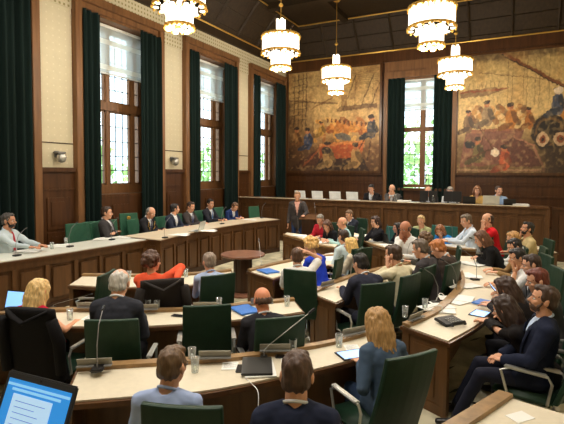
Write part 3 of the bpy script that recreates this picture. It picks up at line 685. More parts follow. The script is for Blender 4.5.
def chair_at(cc, label, m=M_GREEN, rec=.12, z=1.07, base=0):      # from the two upper corners of the back
    a = G(cc[0], cc[1], z+base); b = G(cc[2], cc[3], z+base); d = b-a; rz = math.atan2(d.y, d.x); c = (a+b)/2
    f = V((-math.sin(rz), math.cos(rz), 0)); o = c+f*(.215+.022+rec+.02); o.z = base
    return place_chair(o, rz, label, m, rec=rec)
def coat_over(cc, label, rgb, rec=.12):
    a = G(cc[0], cc[1], 1.07); b = G(cc[2], cc[3], 1.07); d = b-a; rz = math.atan2(d.y, d.x); c = (a+b)/2
    f = V((-math.sin(rz), math.cos(rz), 0)); o = c+f*(.257+rec); o.z = 0
    t = thing('draped_coat', label, 'coat', o, rz)
    for nm, z0, w, th, y_ in (('coat_body', .4, .243, .07, 0),):
        bm = B(); rings = []; n = 28
        for i in range(13):
            q = i/12; z = z0+(1.085-z0)*q; yc = -.238-rec*max(0, (z-.42)/.65)**1.1-.01; rr_ = []
            for k in range(n):
                an = 2*PI*k/n; cx = math.copysign(abs(math.cos(an))**.45, math.cos(an)); sy = math.copysign(abs(math.sin(an))**.7, math.sin(an))
                fold = 1+.07*math.sin(an*5+q*3)*(1-q)+.05*math.sin(an*9)*(1-q)
                rr_.append(bm.verts.new((cx*(w+.015*(1-q))*(fold if abs(cx) > .9 else 1), yc+sy*(th*(.62+.4*(1-q)))*fold, z+(.012*math.sin(an*3) if i == 0 else 0))))
            rings.append(rr_)
        for r, s in zip(rings, rings[1:]):
            for k in range(n): bm.faces.new((r[k], r[(k+1) % n], s[(k+1) % n], s[k]))
        bm.faces.new(rings[-1]); obj(nm, bm, cloth(rgb), t, True)
    bm = B(); yy = -.26-rec
    tube(bm, [(-.2, yy-.03, 1.08), (-.1, yy-.075, 1.03), (0, yy-.09, .98), (.1, yy-.075, 1.03), (.2, yy-.03, 1.08)], [.02, .03, .032, .03, .02], 8, flat=.5); obj('coat_collar', bm, cloth(rgb), t, True)
    for s in (-1, 1):
        bm = B(); tube(bm, [(s*.24, yy-.03, 1.0), (s*.275, yy+.02, .8), (s*.27, yy+.05, .5)], [.05, .055, .045], 10); obj('sleeve', bm, cloth(rgb), t, True)
def person(label, px=None, py=None, rz=27, *, xy=None, base=0, lean=12, twist=0, side=0, head=(0, 0), neck=None, fem=0, sk=SK,
           hair=('short', (60, 42, 30)), top=('jacket', (34, 36, 44)), shirt=(225, 228, 232), tie=None, legs=(36, 36, 42), shoes=(24, 20, 18), hands=('desk', 'desk'),
           hp=('relaxed', 'relaxed'), beard=None, chair=None, chair_m=None, chair_rz=None, chair_off=(0, 0), stand=False, fine=False, scale=1.0, glasses=False, group=None, extra=None, rec=.12, sleeves=True, legpose='desk', chair_tall=0, cc=None, hx=None, hy=None, zr=(.0, .3)):
    rzr = math.radians(rz); ln = math.radians(lean); tw = math.radians(twist); sd = math.radians(side)
    pz = .93 if stand else .535
    TF = Matrix.Translation((0, -.03 if not stand else 0, pz)) @ rotm(-ln, sd, tw)            # trunk frame, up = +Z, lean forward
    def T(x, y, z): return TF @ V((x, y, z))
    nb = V((0, .0, .52)); hc = (0, .035, .685)
    HM = TF @ Matrix.Translation((0, .0, .54)) @ rotm(ln*.75, -sd*.7, 0) @ rotm(math.radians(head[1]), math.radians(neck or 0), math.radians(head[0])) @ Matrix.Translation((0, .045, .135))
    hcw = HM @ V((0, 0, 0))
    if cc is not None and xy is None:
        c, s = math.cos(rzr), math.sin(rzr); a = G(cc[0], cc[1], 1.07); b = G(cc[2], cc[3], 1.07); d = b-a; q = math.atan2(d.y, d.x)
        o = (a+b)/2+V((-math.sin(q), math.cos(q), 0))*(.255+rec); fh = V((cF.x, cF.y, 0)).normalized(); lo, hi = .85, 1.18
        def at(sc_):
            P = G(px, py, hcw.z*sc_); return V((P.x-(hcw.x*c-hcw.y*s)*sc_, P.y-(hcw.x*s+hcw.y*c)*sc_, 0))
        for _ in range(30):
            mid = (lo+hi)/2
            if (at(mid)-o).dot(fh) > .03: lo = mid
            else: hi = mid
        scale = min(max((lo+hi)/2, .93), 1.12); loc = at(scale); print('seat', label[:40], round(scale, 2), round((loc-o).length, 2))
    elif hx is not None or hy is not None:
        c, s = math.cos(rzr), math.sin(rzr); P = GX(px, py, hx) if hx is not None else GY(px, py, hy)
        base = min(max(P.z-hcw.z*scale, zr[0]), zr[1])
        loc = V((P.x-(hcw.x*c-hcw.y*s)*scale, P.y-(hcw.x*s+hcw.y*c)*scale, base))
    elif xy is None:
        c, s = math.cos(rzr), math.sin(rzr)
        P = G(px, py, base+hcw.z*scale); loc = V((P.x-(hcw.x*c-hcw.y*s)*scale, P.y-(hcw.x*s+hcw.y*c)*scale, base))
    else: loc = V((xy[0], xy[1], base))
    root = thing('person', label, 'person', loc, rzr, group); root.scale = (scale,)*3
    w = .168 if not fem else .148
    # arms
    SH = {-1: T(-w, 0, .455), 1: T(w, 0, .455)}; EL = {}; WR = {}; HD = {}
    for s, h in zip((-1, 1), hands):
        fwd = None
        if h == 'desk': tg = V((s*.13, .42, .80)); pole = (s*.32, -.3, -1); fwd = V((-s*.45, 1, -.02))
        elif h == 'desk_in': tg = V((s*.07, .38, .80)); pole = (s*.45, -.2, -1); fwd = V((-s*1.0, .6, .0))
        elif h == 'desk_far': tg = V((s*.11, .50, .80)); pole = (s*.3, -.2, -1); fwd = V((-s*.2, 1, 0))
        elif h == 'lap': tg = V((s*.07, .24, .66)); pole = (s, -.5, -.6); fwd = V((-s*.8, .8, -.15))
        elif h == 'chin': tg = HM @ V((s*.035, .075, -.17)); pole = (s*.3, .5, -1); fwd = (HM @ V((s*.02, .08, -.06)))-tg
        elif h == 'cheek': tg = HM @ V((s*.1, .05, -.14)); pole = (s*.6, .4, -1); fwd = (HM @ V((s*.07, .045, .02)))-tg
        elif h == 'head': tg = HM @ V((s*.12, -.0, .08)); pole = (s*1, .6, .3); fwd = (HM @ V((s*.02, -.04, .13)))-tg
        elif h == 'arm': tg = V((s*.24, .2, .70)); pole = (s*.5, -1, -.4); fwd = V((0, 1, -.1))
        elif h == 'back': tg = V((s*.38, -.28, 1.02)); pole = (s, .2, .2); fwd = V((s*.6, -1, -.5))
        elif h == 'cross': tg = T(-s*.06, .17, .26); pole = (s, 0, -1); fwd = V((-s, .2, .05))
        elif h == 'side': tg = V((s*.26, .06, .82)); pole = (s*.3, -1, 0); fwd = V((0, .1, -1))
        elif h == 'lectern': tg = V((s*.2, .36, 1.1)); pole = (s*.8, -.6, -1); fwd = V((0, 1, .1))
        elif h[0] == 'W':
            tg = Matrix.Rotation(-rzr, 3, 'Z') @ (V(h[1:])-loc)/scale; pole = (s*.3, -.2, -1); fwd = V((tg.x, tg.y, 0))*.5+V((-s*.1, .5, -.08))
        else: tg = V(h[0]); pole = h[1]; fwd = V(h[2])
        e, t_ = ik(SH[s], tg, .285, .255, pole); EL[s] = e; WR[s] = t_; HD[s] = fwd.normalized()
    # legs
    HP = {s: V((s*.09, -.02, pz-.02 if not stand else pz-.03)) for s in (-1, 1)}; KN = {}; AN = {}
    for s in (-1, 1):
        if stand: KN[s] = V((s*.1, .03, .5)); AN[s] = V((s*.12, 0, .085))
        elif legpose == 'cross' and s == 1: KN[s] = V((.02, .42, .66)); AN[s] = V((-.12, .66, .36))
        elif legpose == 'forward': KN[s] = V((s*.13, .42, .535)); AN[s] = V((s*.12, .62, .085))
        else: KN[s] = V((s*.13, .41, .525)); AN[s] = V((s*.14, .34, .085))
    # ---- body : one continuous skin mesh
    vox = .011 if fine else .015
    b = B()
    def trunk(bm, g, z0=.0, upto=.5):
        prof = [(-.04, .15, .115), (.05, .155, .115), (.15, .14, .105), (.27, .15, .115), (.38, .168, .12), (.45, .165, .105), (.495, .12, .085), (.53, .07, .065)]
        prof = [(z, rx*(.93 if fem else 1), ry) for z, rx, ry in prof]
        n = 20; rings = []
        for z, rx, ry in prof:
            rings.append([bm.verts.new(T((rx+g)*math.cos(2*PI*k/n), (ry+g)*math.sin(2*PI*k/n)+.01*math.sin(z*6), z)) for k in range(n)])
        for r, q in zip(rings, rings[1:]):
            for k in range(n): bm.faces.new((r[k], r[(k+1) % n], q[(k+1) % n], q[k]))
        bm.faces.new(rings[0][::-1]); bm.faces.new(rings[-1])
        for s in (-1, 1): cap(bm, T(s*.04, 0, .488), SH[s], .06+g, .06+g, 12)
    trunk(b, -.012)
    cap(b, T(0, 0, .44), HM @ V((0, -.035, -.13)), .06, .055-.006*fem, 12)
    for s in (-1, 1):
        cap(b, SH[s], EL[s], .045, .036, 10); cap(b, EL[s], WR[s], .037, .026, 10)
        cap(b, HP[s], KN[s], .075, .052, 12); cap(b, KN[s], AN[s], .05, .034, 10)
    b = remeshed(b, .017 if not fine else .013, 2)
    add_me(b, HEADS[fem], HM)
    for i, s in enumerate((-1, 1)):
        y = HD[s]; up = V((0, 0, 1)) if abs(y.z) < .8 else V((-s*1., 0, .1))
        if hands[i] in ('chin', 'cheek', 'head'): up = (WR[s]-hcw); up = -up if hands[i] == 'x' else up
        x = y.cross(up).normalized(); z = x.cross(y); Mh = Matrix((( x.x, y.x, z.x, WR[s].x), (x.y, y.y, z.y, WR[s].y), (x.z, y.z, z.z, WR[s].z), (0, 0, 0, 1)))
        # right hand of the prototype has its thumb at -X; mirror for the left one
        if s == -1: Mh = Mh @ Matrix.Diagonal((-1, 1, 1, 1))
        add_me(b, HANDS[hp[i]], Mh)
    body = obj('body', b, skin(sk), root, True)
    # eyes and brows
    for s in (-1, 1):
        b = B(); ell(b, HM @ V((s*.033, .0745, .002)), (.0125, .0118, .009), 10, 8); e = obj('eye', b, M_EYE, root, True)
        b = B(); ell(b, HM @ V((s*.033, .0842, .001)), (.0062, .004, .0066), 8, 6); obj('iris', b, M_IRIS, e, True)
    if hair:
        st, hc_ = hair; b = B(); add_me(b, hair_proto(st, len(label) % 3 if not fine else 7), HM); h_ = obj('hair', b, hairm(hc_), root, True)
        b = B()
        for s in (-1, 1): cap(b, HM @ V((s*.019, .093, .027)), HM @ V((s*.048, .079, .027)), .0046, .0032, 6)
        obj('eyebrows', b, hairm(hc_), root)
    if beard:
        b = B(); ell(b, (0, .035, -.068), (.058, .06, .05), 14, 9)
        for s in (-1, 1): cap(b, (s*.064, .01, -.01), (s*.052, .035, -.06), .012, .016)
        cap(b, (-.02, .092, -.044), (.02, .092, -.044), .007, .007, 6); b = remeshed(b, .008, 1); noisy(b, .006, 60)
        b.transform(HM); obj('beard', b, hairm(beard), root, True)
    if glasses:
        b = B()
        for s in (-1, 1):
            tube(b, [HM @ V((s*.034+.02*math.cos(a), .096, .002+.016*math.sin(a))) for a in np.linspace(0, 2*PI, 13)], .0022, 5); tube(b, [HM @ V((s*.054, .094, .004)), HM @ V((s*.082, .0, .006))], .002, 5)
        tube(b, [HM @ V((-.014, .097, .004)), HM @ V((.014, .097, .004))], .002, 5); obj('glasses', b, M_BLACK, root)
    # ---- clothes
    kind, tc = top
    def sleeve(bm, g, full=True):
        for s in (-1, 1):
            cap(bm, SH[s], EL[s], .055+g, .044+g, 12)
            if full: cap(bm, EL[s], EL[s]+(WR[s]-EL[s])*.9, .045+g, .034+g, 12)
            elif full is None: pass
    full = kind not in ('tshirt', 'dress', 'polo')
    b = B(); g = {'jacket': .018, 'shirt': .008, 'dress': .006, 'tshirt': .008, 'polo': .01, 'jumper': .012}[kind]
    trunk(b, g)
    if full: sleeve(b, g if kind != 'shirt' else .004)
    else:
        for s in (-1, 1): cap(b, SH[s], SH[s]+(EL[s]-SH[s])*(.72 if sleeves else .12), .055+g, .054+g, 12)
    if kind in ('jacket', 'jumper', 'dress') and not stand:
        for s in (-1, 1): cap(b, T(s*.07, .0, .0), V((s*.1, .12 if kind != 'dress' else .36, .535)), .12, .09 if kind == 'jacket' else .085, 12)
    if stand and kind == 'jacket':
        cap(b, T(0, 0, 0), T(0, 0, -.1), .15, .155, 16, .8, (1, 0, 0))
    b = remeshed(b, vox+.001, 2)
    for v in b.verts:
        n = noise.noise(v.co*11+V((len(label), 0, 0))); n2 = noise.noise(v.co*28); v.co += v.normal*(n*.009+n2*.004)
    if kind == 'jacket':
        TI = TF.inverted(); rm = []
        for f in b.faces:
            p = TI @ f.calc_center_median()
            if p.y > .03 and p.z > .16 and abs(p.x) < (p.z-.16)*.21: rm.append(f)
            elif p.z > .515 and abs(p.x) < .06 and p.y > -.03: rm.append(f)
        bmesh.ops.delete(b, geom=rm, context='FACES')
    elif kind in ('dress', 'tshirt', 'shirt', 'polo', 'jumper'):
        TI = TF.inverted(); rm = [f for f in b.faces if (lambda p: (p.z > .525 and abs(p.x) < .055 and -.01 < p.y < .06) or (p.y > .04 and p.z > .44 and abs(p.x) < (p.z-.44)*.6))(TI @ f.calc_center_median())]
        bmesh.ops.delete(b, geom=rm, context='FACES')
    tname = {'jacket': 'jacket', 'shirt': 'shirt', 'dress': 'dress', 'tshirt': 'tshirt', 'polo': 'polo_shirt', 'jumper': 'jumper'}[kind]
    tp = obj(tname, b, cloth(tc), root, True, False)
    if kind == 'jacket':
        b = B(); trunk(b, .003)
        for s in (-1, 1): cap(b, WR[s]-(WR[s]-EL[s])*.12, WR[s]-(WR[s]-EL[s])*.03, .033, .032, 10)
        b = remeshed(b, .018, 1); obj('shirt', b, cloth(shirt), root, True)
        # lapels
        b = B()
        for s in (-1, 1):
            P = [T(s*.012, .148, .17), T(s*.06, .15, .3), T(s*.09, .125, .42), T(s*.085, .05, .515)]; tube(b, P, [.008, .022, .026, .016], 6, flat=.35, side=(1, 0, 0))
        obj('lapels', b, cloth(tc), tp)
    if kind in ('jacket', 'shirt', 'polo'):
        b = B(); ccol = shirt if kind == 'jacket' else tc
        cen = T(0, .0, .535); nk = (HM @ V((0, -.03, -.1)))-cen; nk.normalize(); ax = V((1, 0, 0)); ay = nk.cross(ax).normalized(); ax = ay.cross(nk)
        tube(b, [cen+ax*.064*math.cos(a)+ay*.062*math.sin(a)+nk*.008*(1-math.sin(a)) for a in np.linspace(PI/2+.35, PI/2-.35+2*PI, 17)], .0105, 6)
        obj('collar', b, cloth(ccol), root, True)
    if tie:
        b = B(); tube(b, [T(0, .1, .5), T(0, .125, .46), T(0, .139, .36), T(0, .139, .2)], [.018, .014, .024, .03], 6, flat=.3, side=(1, 0, 0)); obj('tie', b, cloth(tie), root)
    if kind != 'dress' or True:
        b = B()
        if stand: ell(b, (0, 0, pz-.02), (.155, .12, .13), 16, 10)
        else: ell(b, (0, -.02, pz), (.16, .13, .1), 16, 10)
        for s in (-1, 1):
            cap(b, HP[s]+V((0, 0, .01)), KN[s], .085, .062, 14)
            cap(b, KN[s], AN[s]+(KN[s]-AN[s])*.06, .06, .05, 12)
        b = remeshed(b, .017, 2)
        for v in b.verts: v.co += v.normal*noise.noise(v.co*14)*.006
        obj('trousers', b, cloth(legs), root, True)
    for s in (-1, 1):
        b = B(); d = V((s*.1, 1, 0)).normalized(); a = AN[s]; low = a.z-.055
        fz = V((0, 0, 0)) if AN[s].z < .2 else V((0, 0, 0))
        cap(b, a+V((0, -.02, -.035)), a+d*.15+V((0, 0, -.05)), .045, .032, 12, .9); cap(b, a+V((0, -.01, -.02)), a+V((0, 0, .02)), .045, .045, 10)
        b = remeshed(b, .012, 1); obj('shoe', b, mat('shoe_leather_%d' % shoes[0], srgb(*shoes), .35), root, True)
    if extra == 'chain':
        b = B(); 
        for k in range(25):
            a = PI*k/24; x = .125*math.cos(a); z = .47-.2*math.sin(a)**.8; y = .15 if 3 < k < 21 else .12
            ell(b, T(x, y+.012, z), (.013, .008, .013), 8, 6)
        tube(b, [T(0, .165, .25), T(0, .172, .25)], .03, 14); obj('chain_of_office', b, M_GOLD, root)
    if chair:
        cm = chair_m or M_GREEN
        crz = math.radians(chair_rz if chair_rz is not None else rz)
        if cc: chair_at(cc, chair, cm, rec=rec); return root
        off = Matrix.Rotation(crz, 3, 'Z') @ V((chair_off[0], chair_off[1], 0))
        place_chair(loc+off, crz, chair, cm, rec=rec, tall=chair_tall)
    return root

# ------------------------------------------------------------------ furniture
def resample(P, step):
    P = [V((p[0], p[1], 0)) for p in P]; out = [P[0]]; 
    for a, b in zip(P, P[1:]):
        n = max(1, int((b-a).length/step)); out += [a+(b-a)*k/n for k in range(1, n+1)]
    return out
def smoothline(P, k=6):      # catmull-rom
    P = [V((p[0], p[1], 0)) for p in P]; Q = [P[0]*2-P[1]]+P+[P[-1]*2-P[-2]]; out = []
    for i in range(1, len(Q)-2):
        for j in range(k):
            t = j/k; a, b, c, d = Q[i-1], Q[i], Q[i+1], Q[i+2]
            out.append(.5*((2*b)+(c-a)*t+(2*a-5*b+4*c-d)*t*t+(3*b-a-3*c+d)*t**3))
    out.append(P[-1]); return out
def offs(P, d):
    out = []
    for i, p in enumerate(P):
        a = P[max(0, i-1)]; b = P[min(len(P)-1, i+1)]; t = (b-a).normalized(); out.append(p+V((t.y, -t.x, 0))*d)
    return out
def mixl(A, Bl, t): return [a+(b-a)*t for a, b in zip(A, Bl)]
def walk(P, step, margin=.15):
    acc = 0; nxt = margin; out = []
    L = sum((b-a).length for a, b in zip(P, P[1:])); n = max(1, round((L-2*margin)/step)); st = (L-2*margin)/n; tg = [margin+st*k for k in range(n+1)]
    for a, b in zip(P, P[1:]):
        l = (b-a).length
        while tg and tg[0] <= acc+l+1e-6: out.append((a+(b-a)*((tg[0]-acc)/l), (b-a).normalized())); tg.pop(0)
        acc += l
    return out
def desk(label, inner, outer, z=.75, zp=0, mt=M_LINO, mw=W_DESK, kind='desk', name='council_desk', rail=True, sgn=1, pil=.42, railw=.09, ends=(1, 1), depth_in=None):
    I = smoothline(inner); O = smoothline(outer); t = thing(name, label, kind, (0, 0, 0))
    c = sum(I, V())/len(I); c.z = 0; t.location = c
    I = [p-c for p in I]; O = [p-c for p in O]
    def tr(f0, f1, z0, z1, m, nm, e=0):
        b = B(); A_ = mixl(I, O, f0); B_ = mixl(I, O, f1)
        if e:
            for L_ in (A_, B_):
                d0 = (L_[0]-L_[1]).normalized(); d1 = (L_[-1]-L_[-2]).normalized(); L_[0] = L_[0]+d0*e; L_[-1] = L_[-1]+d1*e
        strip(b, A_, B_, z0, z1); return obj(nm, b, m, t)
    w = (O[0]-I[0]).length; f = lambda m: m/w
    tr(f(.02), 1-f(.02), z-.012, z, mt, 'desk_top')
    tr(-f(.02), 1+f(.01), z-.05, z-.013, W_EDGE, 'top_edge', .025)
    tr(f(.04), f(.075), zp, z-.051, mw, 'front_panel')
    tr(f(.0), f(.04), zp, zp+.12, W_DARK, 'plinth', .01)
    tr(f(.01), f(.04), z-.16, z-.051, mw, 'frieze_board', .01)
    if rail:
        tr(0, f(railw), z+.001, z+.032, W_LEDGE, 'raised_ledge', .01)
    # pilasters and raised fields on the front
    M_ = mixl(I, O, f(.02)); ps = walk(M_, pil, .06)
    for p, d in ps:
        b = B()
        n = V((d.y, -d.x, 0)); nn = (O[0]-I[0]).normalized()
        Mx = Matrix(((d.x, n.x, 0, p.x), (d.y, n.y, 0, p.y), (0, 0, 1, 0), (0, 0, 0, 1)))
        boxm(b, Mx, (-.035, -.022, zp+.12), (.035, .022, z-.16), .005); obj('pilaster', b, mw, t)
    for (p, d), (q, e) in zip(ps, ps[1:]):
        b = B()
        m_ = (p+q)/2; dd = (q-p).normalized(); n = V((dd.y, -dd.x, 0)); L = (q-p).length; Mx = Matrix(((dd.x, n.x, 0, m_.x), (dd.y, n.y, 0, m_.y), (0, 0, 1, 0), (0, 0, 0, 1)))
        boxm(b, Mx, (-L/2+.09, -.02, zp+.2), (L/2-.09, .02, z-.22), .01); obj('raised_panel', b, mw, t)
    for k, i in ((0, 0), (1, -1)):
        if not ends[k]: continue
        b = B(); a = I[i]; o = O[i]; dd = (o-a).normalized(); L = (o-a).length; inn = (I[1]-I[0]).normalized() if i == 0 else (I[-2]-I[-1]).normalized()
        Mx = Matrix(((dd.x, inn.x, 0, a.x), (dd.y, inn.y, 0, a.y), (0, 0, 1, 0), (0, 0, 0, 1)))
        boxm(b, Mx, (.03, .0, zp), (L-.04, .035, z-.051), .004)
        boxm(b, Mx, (.0, -.012, zp), (.09, .045, z-.051), .004); boxm(b, Mx, (L-.11, -.012, zp), (L-.02, .045, z-.051), .004)
        boxm(b, Mx, (.14, -.01, zp+.15), (L-.16, .0, z-.12), .006); boxm(b, Mx, (.0, -.015, zp), (L-.02, .0, zp+.1), .004)
        obj('end_panel', b, mw, t)
    return t
# council desks
desk('long curved front-row desk with beige top, nearest the camera', [(-3.05, 2.45), (-2.61, 2.78), (-2.03, 3.22), (-1.5, 3.83), (-1.25, 4.28)], [(-2.66, 2.01), (-2.27, 2.31), (-1.88, 2.62), (-1.37, 3.28), (-.98, 3.9)])
desk('curved beige desk at right with the big phone console on its near corner', [(-.99, 4.68), (-.81, 5.25), (-.72, 5.95), (-.68, 6.7), (-.78, 7.5), (-.98, 8.3), (-1.18, 9.1)], [(-.5, 4.42), (-.28, 5.12), (-.14, 5.95), (-.1, 6.8), (-.14, 7.6), (-.3, 8.4), (-.56, 9.3)])
desk('second-row desk at left behind the blonde woman in red and the suited bald men', [(-5.15, 2.8), (-4.5, 3.4), (-3.8, 3.74), (-3.2, 4.12), (-2.75, 4.6), (-2.4, 5.0)], [(-4.8, 2.35), (-4.05, 2.98), (-3.45, 3.3), (-2.9, 3.72), (-2.4, 4.2), (-2.08, 4.6)])
desk('inner-ring desk below the bench, in front of the woman in orange', [(-5.75, 4.72), (-5.13, 5.02), (-4.6, 5.32), (-4.2, 5.75), (-4.0, 6.05)], [(-5.42, 4.2), (-4.9, 4.36), (-4.3, 4.68), (-3.85, 5.1), (-3.6, 5.5)])
desk('inner-ring desk carrying the blue folder, right of the round table', [(-3.74, 6.15), (-3.66, 6.75), (-3.42, 7.5), (-3.05, 8.1), (-2.6, 8.45)], [(-3.13, 5.88), (-3.05, 6.5), (-2.85, 7.05), (-2.55, 7.5), (-2.25, 7.8)])
desk('narrow desk end in front of the man in the dark blue suit, mid-right', [(-2.33, 5.4), (-2.28, 6.1), (-2.1, 6.85), (-1.85, 7.5), (-1.6, 8.0)], [(-1.87, 5.12), (-1.8, 5.75), (-1.62, 6.5), (-1.42, 7.1), (-1.25, 7.6)])
desk('far desk heaped with papers beside the lectern', [(-5.12, 10.1), (-4.25, 9.42), (-3.68, 8.95), (-3.3, 8.8)], [(-5.3, 10.68), (-4.72, 10.5), (-4.1, 10.0), (-3.45, 9.5)])
desk('far curved desk in front of the woman in black leaning on her hand', [(-3.6, 10.7), (-3.08, 10.02), (-2.64, 9.52), (-2.1, 9.03)], [(-3.72, 11.5), (-3.2, 11.0), (-2.68, 10.32), (-2.2, 9.65)])
desk('far desk with scattered papers in front of the man in the pale blue shirt', [(-1.72, 10.6), (-1.35, 10.12), (-1.04, 9.92), (-.69, 9.92)], [(-1.8, 11.2), (-1.42, 11.02), (-1.12, 10.86), (-.72, 10.75)])
desk('small far desk at the right edge before the bearded man in beige', [(.13, 11.25), (.3, 10.7), (.5, 10.3)], [(.42, 11.5), (.62, 10.95), (.8, 10.6)], pil=.3)
desk('beige-topped desk corner cut by the bottom right corner of the picture', [(-.62, 2.3), (-.32, 2.95), (-.07, 3.5)], [(.1, 2.05), (.38, 2.65), (.62, 3.34)], railw=.1, ends=(1, 1))
# long officials' bench, in two lengths
desk('left length of the long raised panelled bench under the windows', [(-7.02, 3.3), (-6.93, 4.18), (-6.8, 5.1), (-6.73, 6.2), (-6.66, 7.0)], [(-7.75, 3.3), (-7.7, 4.3), (-7.66, 5.2), (-7.62, 6.2), (-7.55, 7.0)], z=.93, mt=M_LINO2, name='officials_bench', kind='bench', rail=False, pil=.5, mw=W_DAIS)
desk('right length of the panelled bench, projecting before the mayor and councillors', [(-6.3, 7.0), (-6.4, 7.6), (-6.48, 8.3), (-6.52, 9.1), (-6.5, 10.0), (-6.38, 10.9), (-6.12, 11.85)], [(-7.4, 7.05), (-7.4, 7.7), (-7.4, 8.4), (-7.4, 9.2), (-7.38, 10.1), (-7.25, 11.1), (-6.98, 12.1)], z=.95, mt=M_PINKTOP, name='officials_bench', kind='bench', rail=False, pil=.5, mw=W_DAIS)
bm = B(); box(bm, (XL+.16, 2.6, 0), (-7.0, 13.5, .12)); struct('trim_13', bm, W_DARK)
# back dais
t = thing('rear_dais', 'long high panelled desk below the paintings with laptops along its top', 'desk', (-4.1, 13.8, 0))
X0, X1 = -4.72, 4.93
bm = B(); box(bm, (X0, .03, 0), (X1, .08, 1.38)); obj('front_panel', bm, W_DAIS, t)
bm = B(); box(bm, (X0, -.06, 1.385), (X1, .75, 1.44), .01); obj('desk_top', bm, W_EDGE, t)
bm = B(); box(bm, (X0, -.02, 0), (X1, .03, .16)); box(bm, (X0, -.015, 1.24), (X1, .03, 1.384), .008); obj('mouldings', bm, W_DAIS, t)
n = 13
for k in range(n+1):
    x = X0+.06+(X1-X0-.12)*k/n; bm = B(); box(bm, (x-.06, -.03, .16), (x+.06, .03, 1.24), .008); obj('pilaster', bm, W_DAIS, t)
    if k < n:
        xa = x+.12; xb = X0+.06+(X1-X0-.12)*(k+1)/n-.12; bm = B(); box(bm, (xa, .0, .3), (xb, .035, 1.12), .012); box(bm, (xa+.08, -.01, .4), (xb-.08, .01, 1.02), .006); obj('raised_panel', bm, W_DAIS, t)
bm = B(); box(bm, (X1-.05, -.04, 0), (X1, .75, 1.38)); obj('end_panel', bm, W_DAIS, t)
bm = B(); box(bm, (X0, -.064, 1.441), (X1-.5, .1, 1.455)); obj('pale_edge_strip', bm, M_PINKTOP, t)
bm = B(); box(bm, (XL+.16, 14.6, 0), (XR-.02, YB-.16, .5)); struct('trim_14', bm, W_DARK)
bm = B(); box(bm, (.9, 14.0, 0), (XR-.02, 14.08, 1.42)); box(bm, (.9, 13.96, 1.36), (XR-.02, 14.1, 1.44)); box(bm, (1.05, 13.98, .2), (2.2, 14.0, 1.25), .01); struct('trim_15', bm, W_WAIN)
# round table
t = thing('round_pedestal_table', 'round reddish wooden pedestal table standing alone in the ring', 'table', (-4.55, 7.3, 0))
bm = B(); lathe(bm, [(0, .72), (.34, .72), (.4, .735), (.415, .75), (.415, .77), (.4, .78), (0, .78)], 40); obj('table_top', bm, W_RED, t)
bm = B(); lathe(bm, [(.15, .05), (.17, .06), (.165, .4), (.17, .7), (.2, .72)], 20); 
for k in range(10):
    a = 2*PI*k/10; tube(bm, [(.165*math.cos(a), .165*math.sin(a), .06), (.165*math.cos(a), .165*math.sin(a), .7)], .014, 6)
obj('pedestal', bm, W_DARK, t)
bm = B(); lathe(bm, [(0, 0), (.31, 0), (.31, .03), (.28, .05), (.17, .06), (0, .06)], 36); obj('base', bm, W_RED, t)
# lectern
lp = G(297, 192, 1.72); 
t = thing('lectern', 'slim dark wooden lectern with a thin microphone at the left end of the dais', 'lectern', (-4.98, 11.45, 0), math.radians(185))
bm = B(); box(bm, (-.24, -.2, 0), (.24, .2, .08), .01); box(bm, (-.19, -.14, .08), (.19, .16, 1.06), .01); obj('body', bm, W_DARK, t)
bm = B(); boxm(bm, Matrix.Translation((0, -.02, 1.1)) @ rotm(-.25), (-.27, -.21, -.015), (.27, .21, .015), .005); boxm(bm, Matrix.Translation((0, -.02, 1.1)) @ rotm(-.25), (-.27, -.22, -.015), (.27, -.2, .035), .004); obj('reading_desk', bm, W_EDGE, t)
bm = B(); tube(bm, [(-.18, .1, 1.1), (-.17, .05, 1.3), (-.1, -.06, 1.46)], .006, 6); cap(bm, (-.1, -.06, 1.46), (-.09, -.08, 1.49), .012, .012); obj('microphone', bm, M_BLACK, t)

# ------------------------------------------------------------------ small things
PROT = {}
def item(key, build, label, cat, loc, rz=0, group=None, name=None):
    if key not in PROT:
        t = thing(name or key, label, cat, loc, rz, group); build(t); PROT[key] = t; return t
    return dup(PROT[key], loc, rz, label, group)
def b_glass(t):
    bm = B(); lathe(bm, [(.026, 0), (.028, .002), (.034, .12), (.031, .12), (.026, .012), (0, .01)], 16); obj('tumbler', bm, M_GLASS, t, True)
    bm = B(); lathe(bm, [(.0, .0125), (.0255, .0125), (.028, .06), (0, .06)], 14); obj('water', bm, M_GLASS, t, True)
def b_mic(t):
    bm = B(); box(bm, (-.045, -.06, 0), (.045, .06, .025), .008); obj('mic_base', bm, M_BLACK, t)
    bm = B(); tube(bm, [(0, .02, .02), (0, .02, .2), (0, -.04, .34), (0, -.16, .42)], .0042, 6); obj('gooseneck', bm, M_GREY, t)
    bm = B(); cap(bm, (0, -.16, .42), (0, -.2, .435), .011, .011, 8); obj('mic_head', bm, M_BLACK, t)
def b_boom(t):
    bm = B(); box(bm, (-.03, -.03, 0), (.03, .03, .02), .006); obj('mic_base', bm, M_BLACK, t)
    bm = B(); tube(bm, [(0, 0, .015), (0, .01, .06), (.04, .02, .1), (.38, .05, .36)], .0038, 6); obj('gooseneck', bm, M_CHROME, t)
    bm = B(); cap(bm, (.38, .05, .36), (.42, .053, .39), .012, .012, 8); obj('mic_head', bm, M_BLACK, t)
def b_plate(t):
    bm = B(); m = Matrix.Translation((0, 0, .0)) @ rotm(-.35); boxm(bm, m, (-.13, -.004, 0), (.13, .004, .065), .002); obj('plate', bm, M_PLATE, t)
    bm = B(); box(bm, (-.13, -.01, 0), (.13, .045, .008)); obj('foot', bm, M_GREY, t)
    bm = B(); boxm(bm, m, (-.04, -.0055, .03), (.04, -.0042, .045)); obj('lettering', bm, M_WHITE, t)
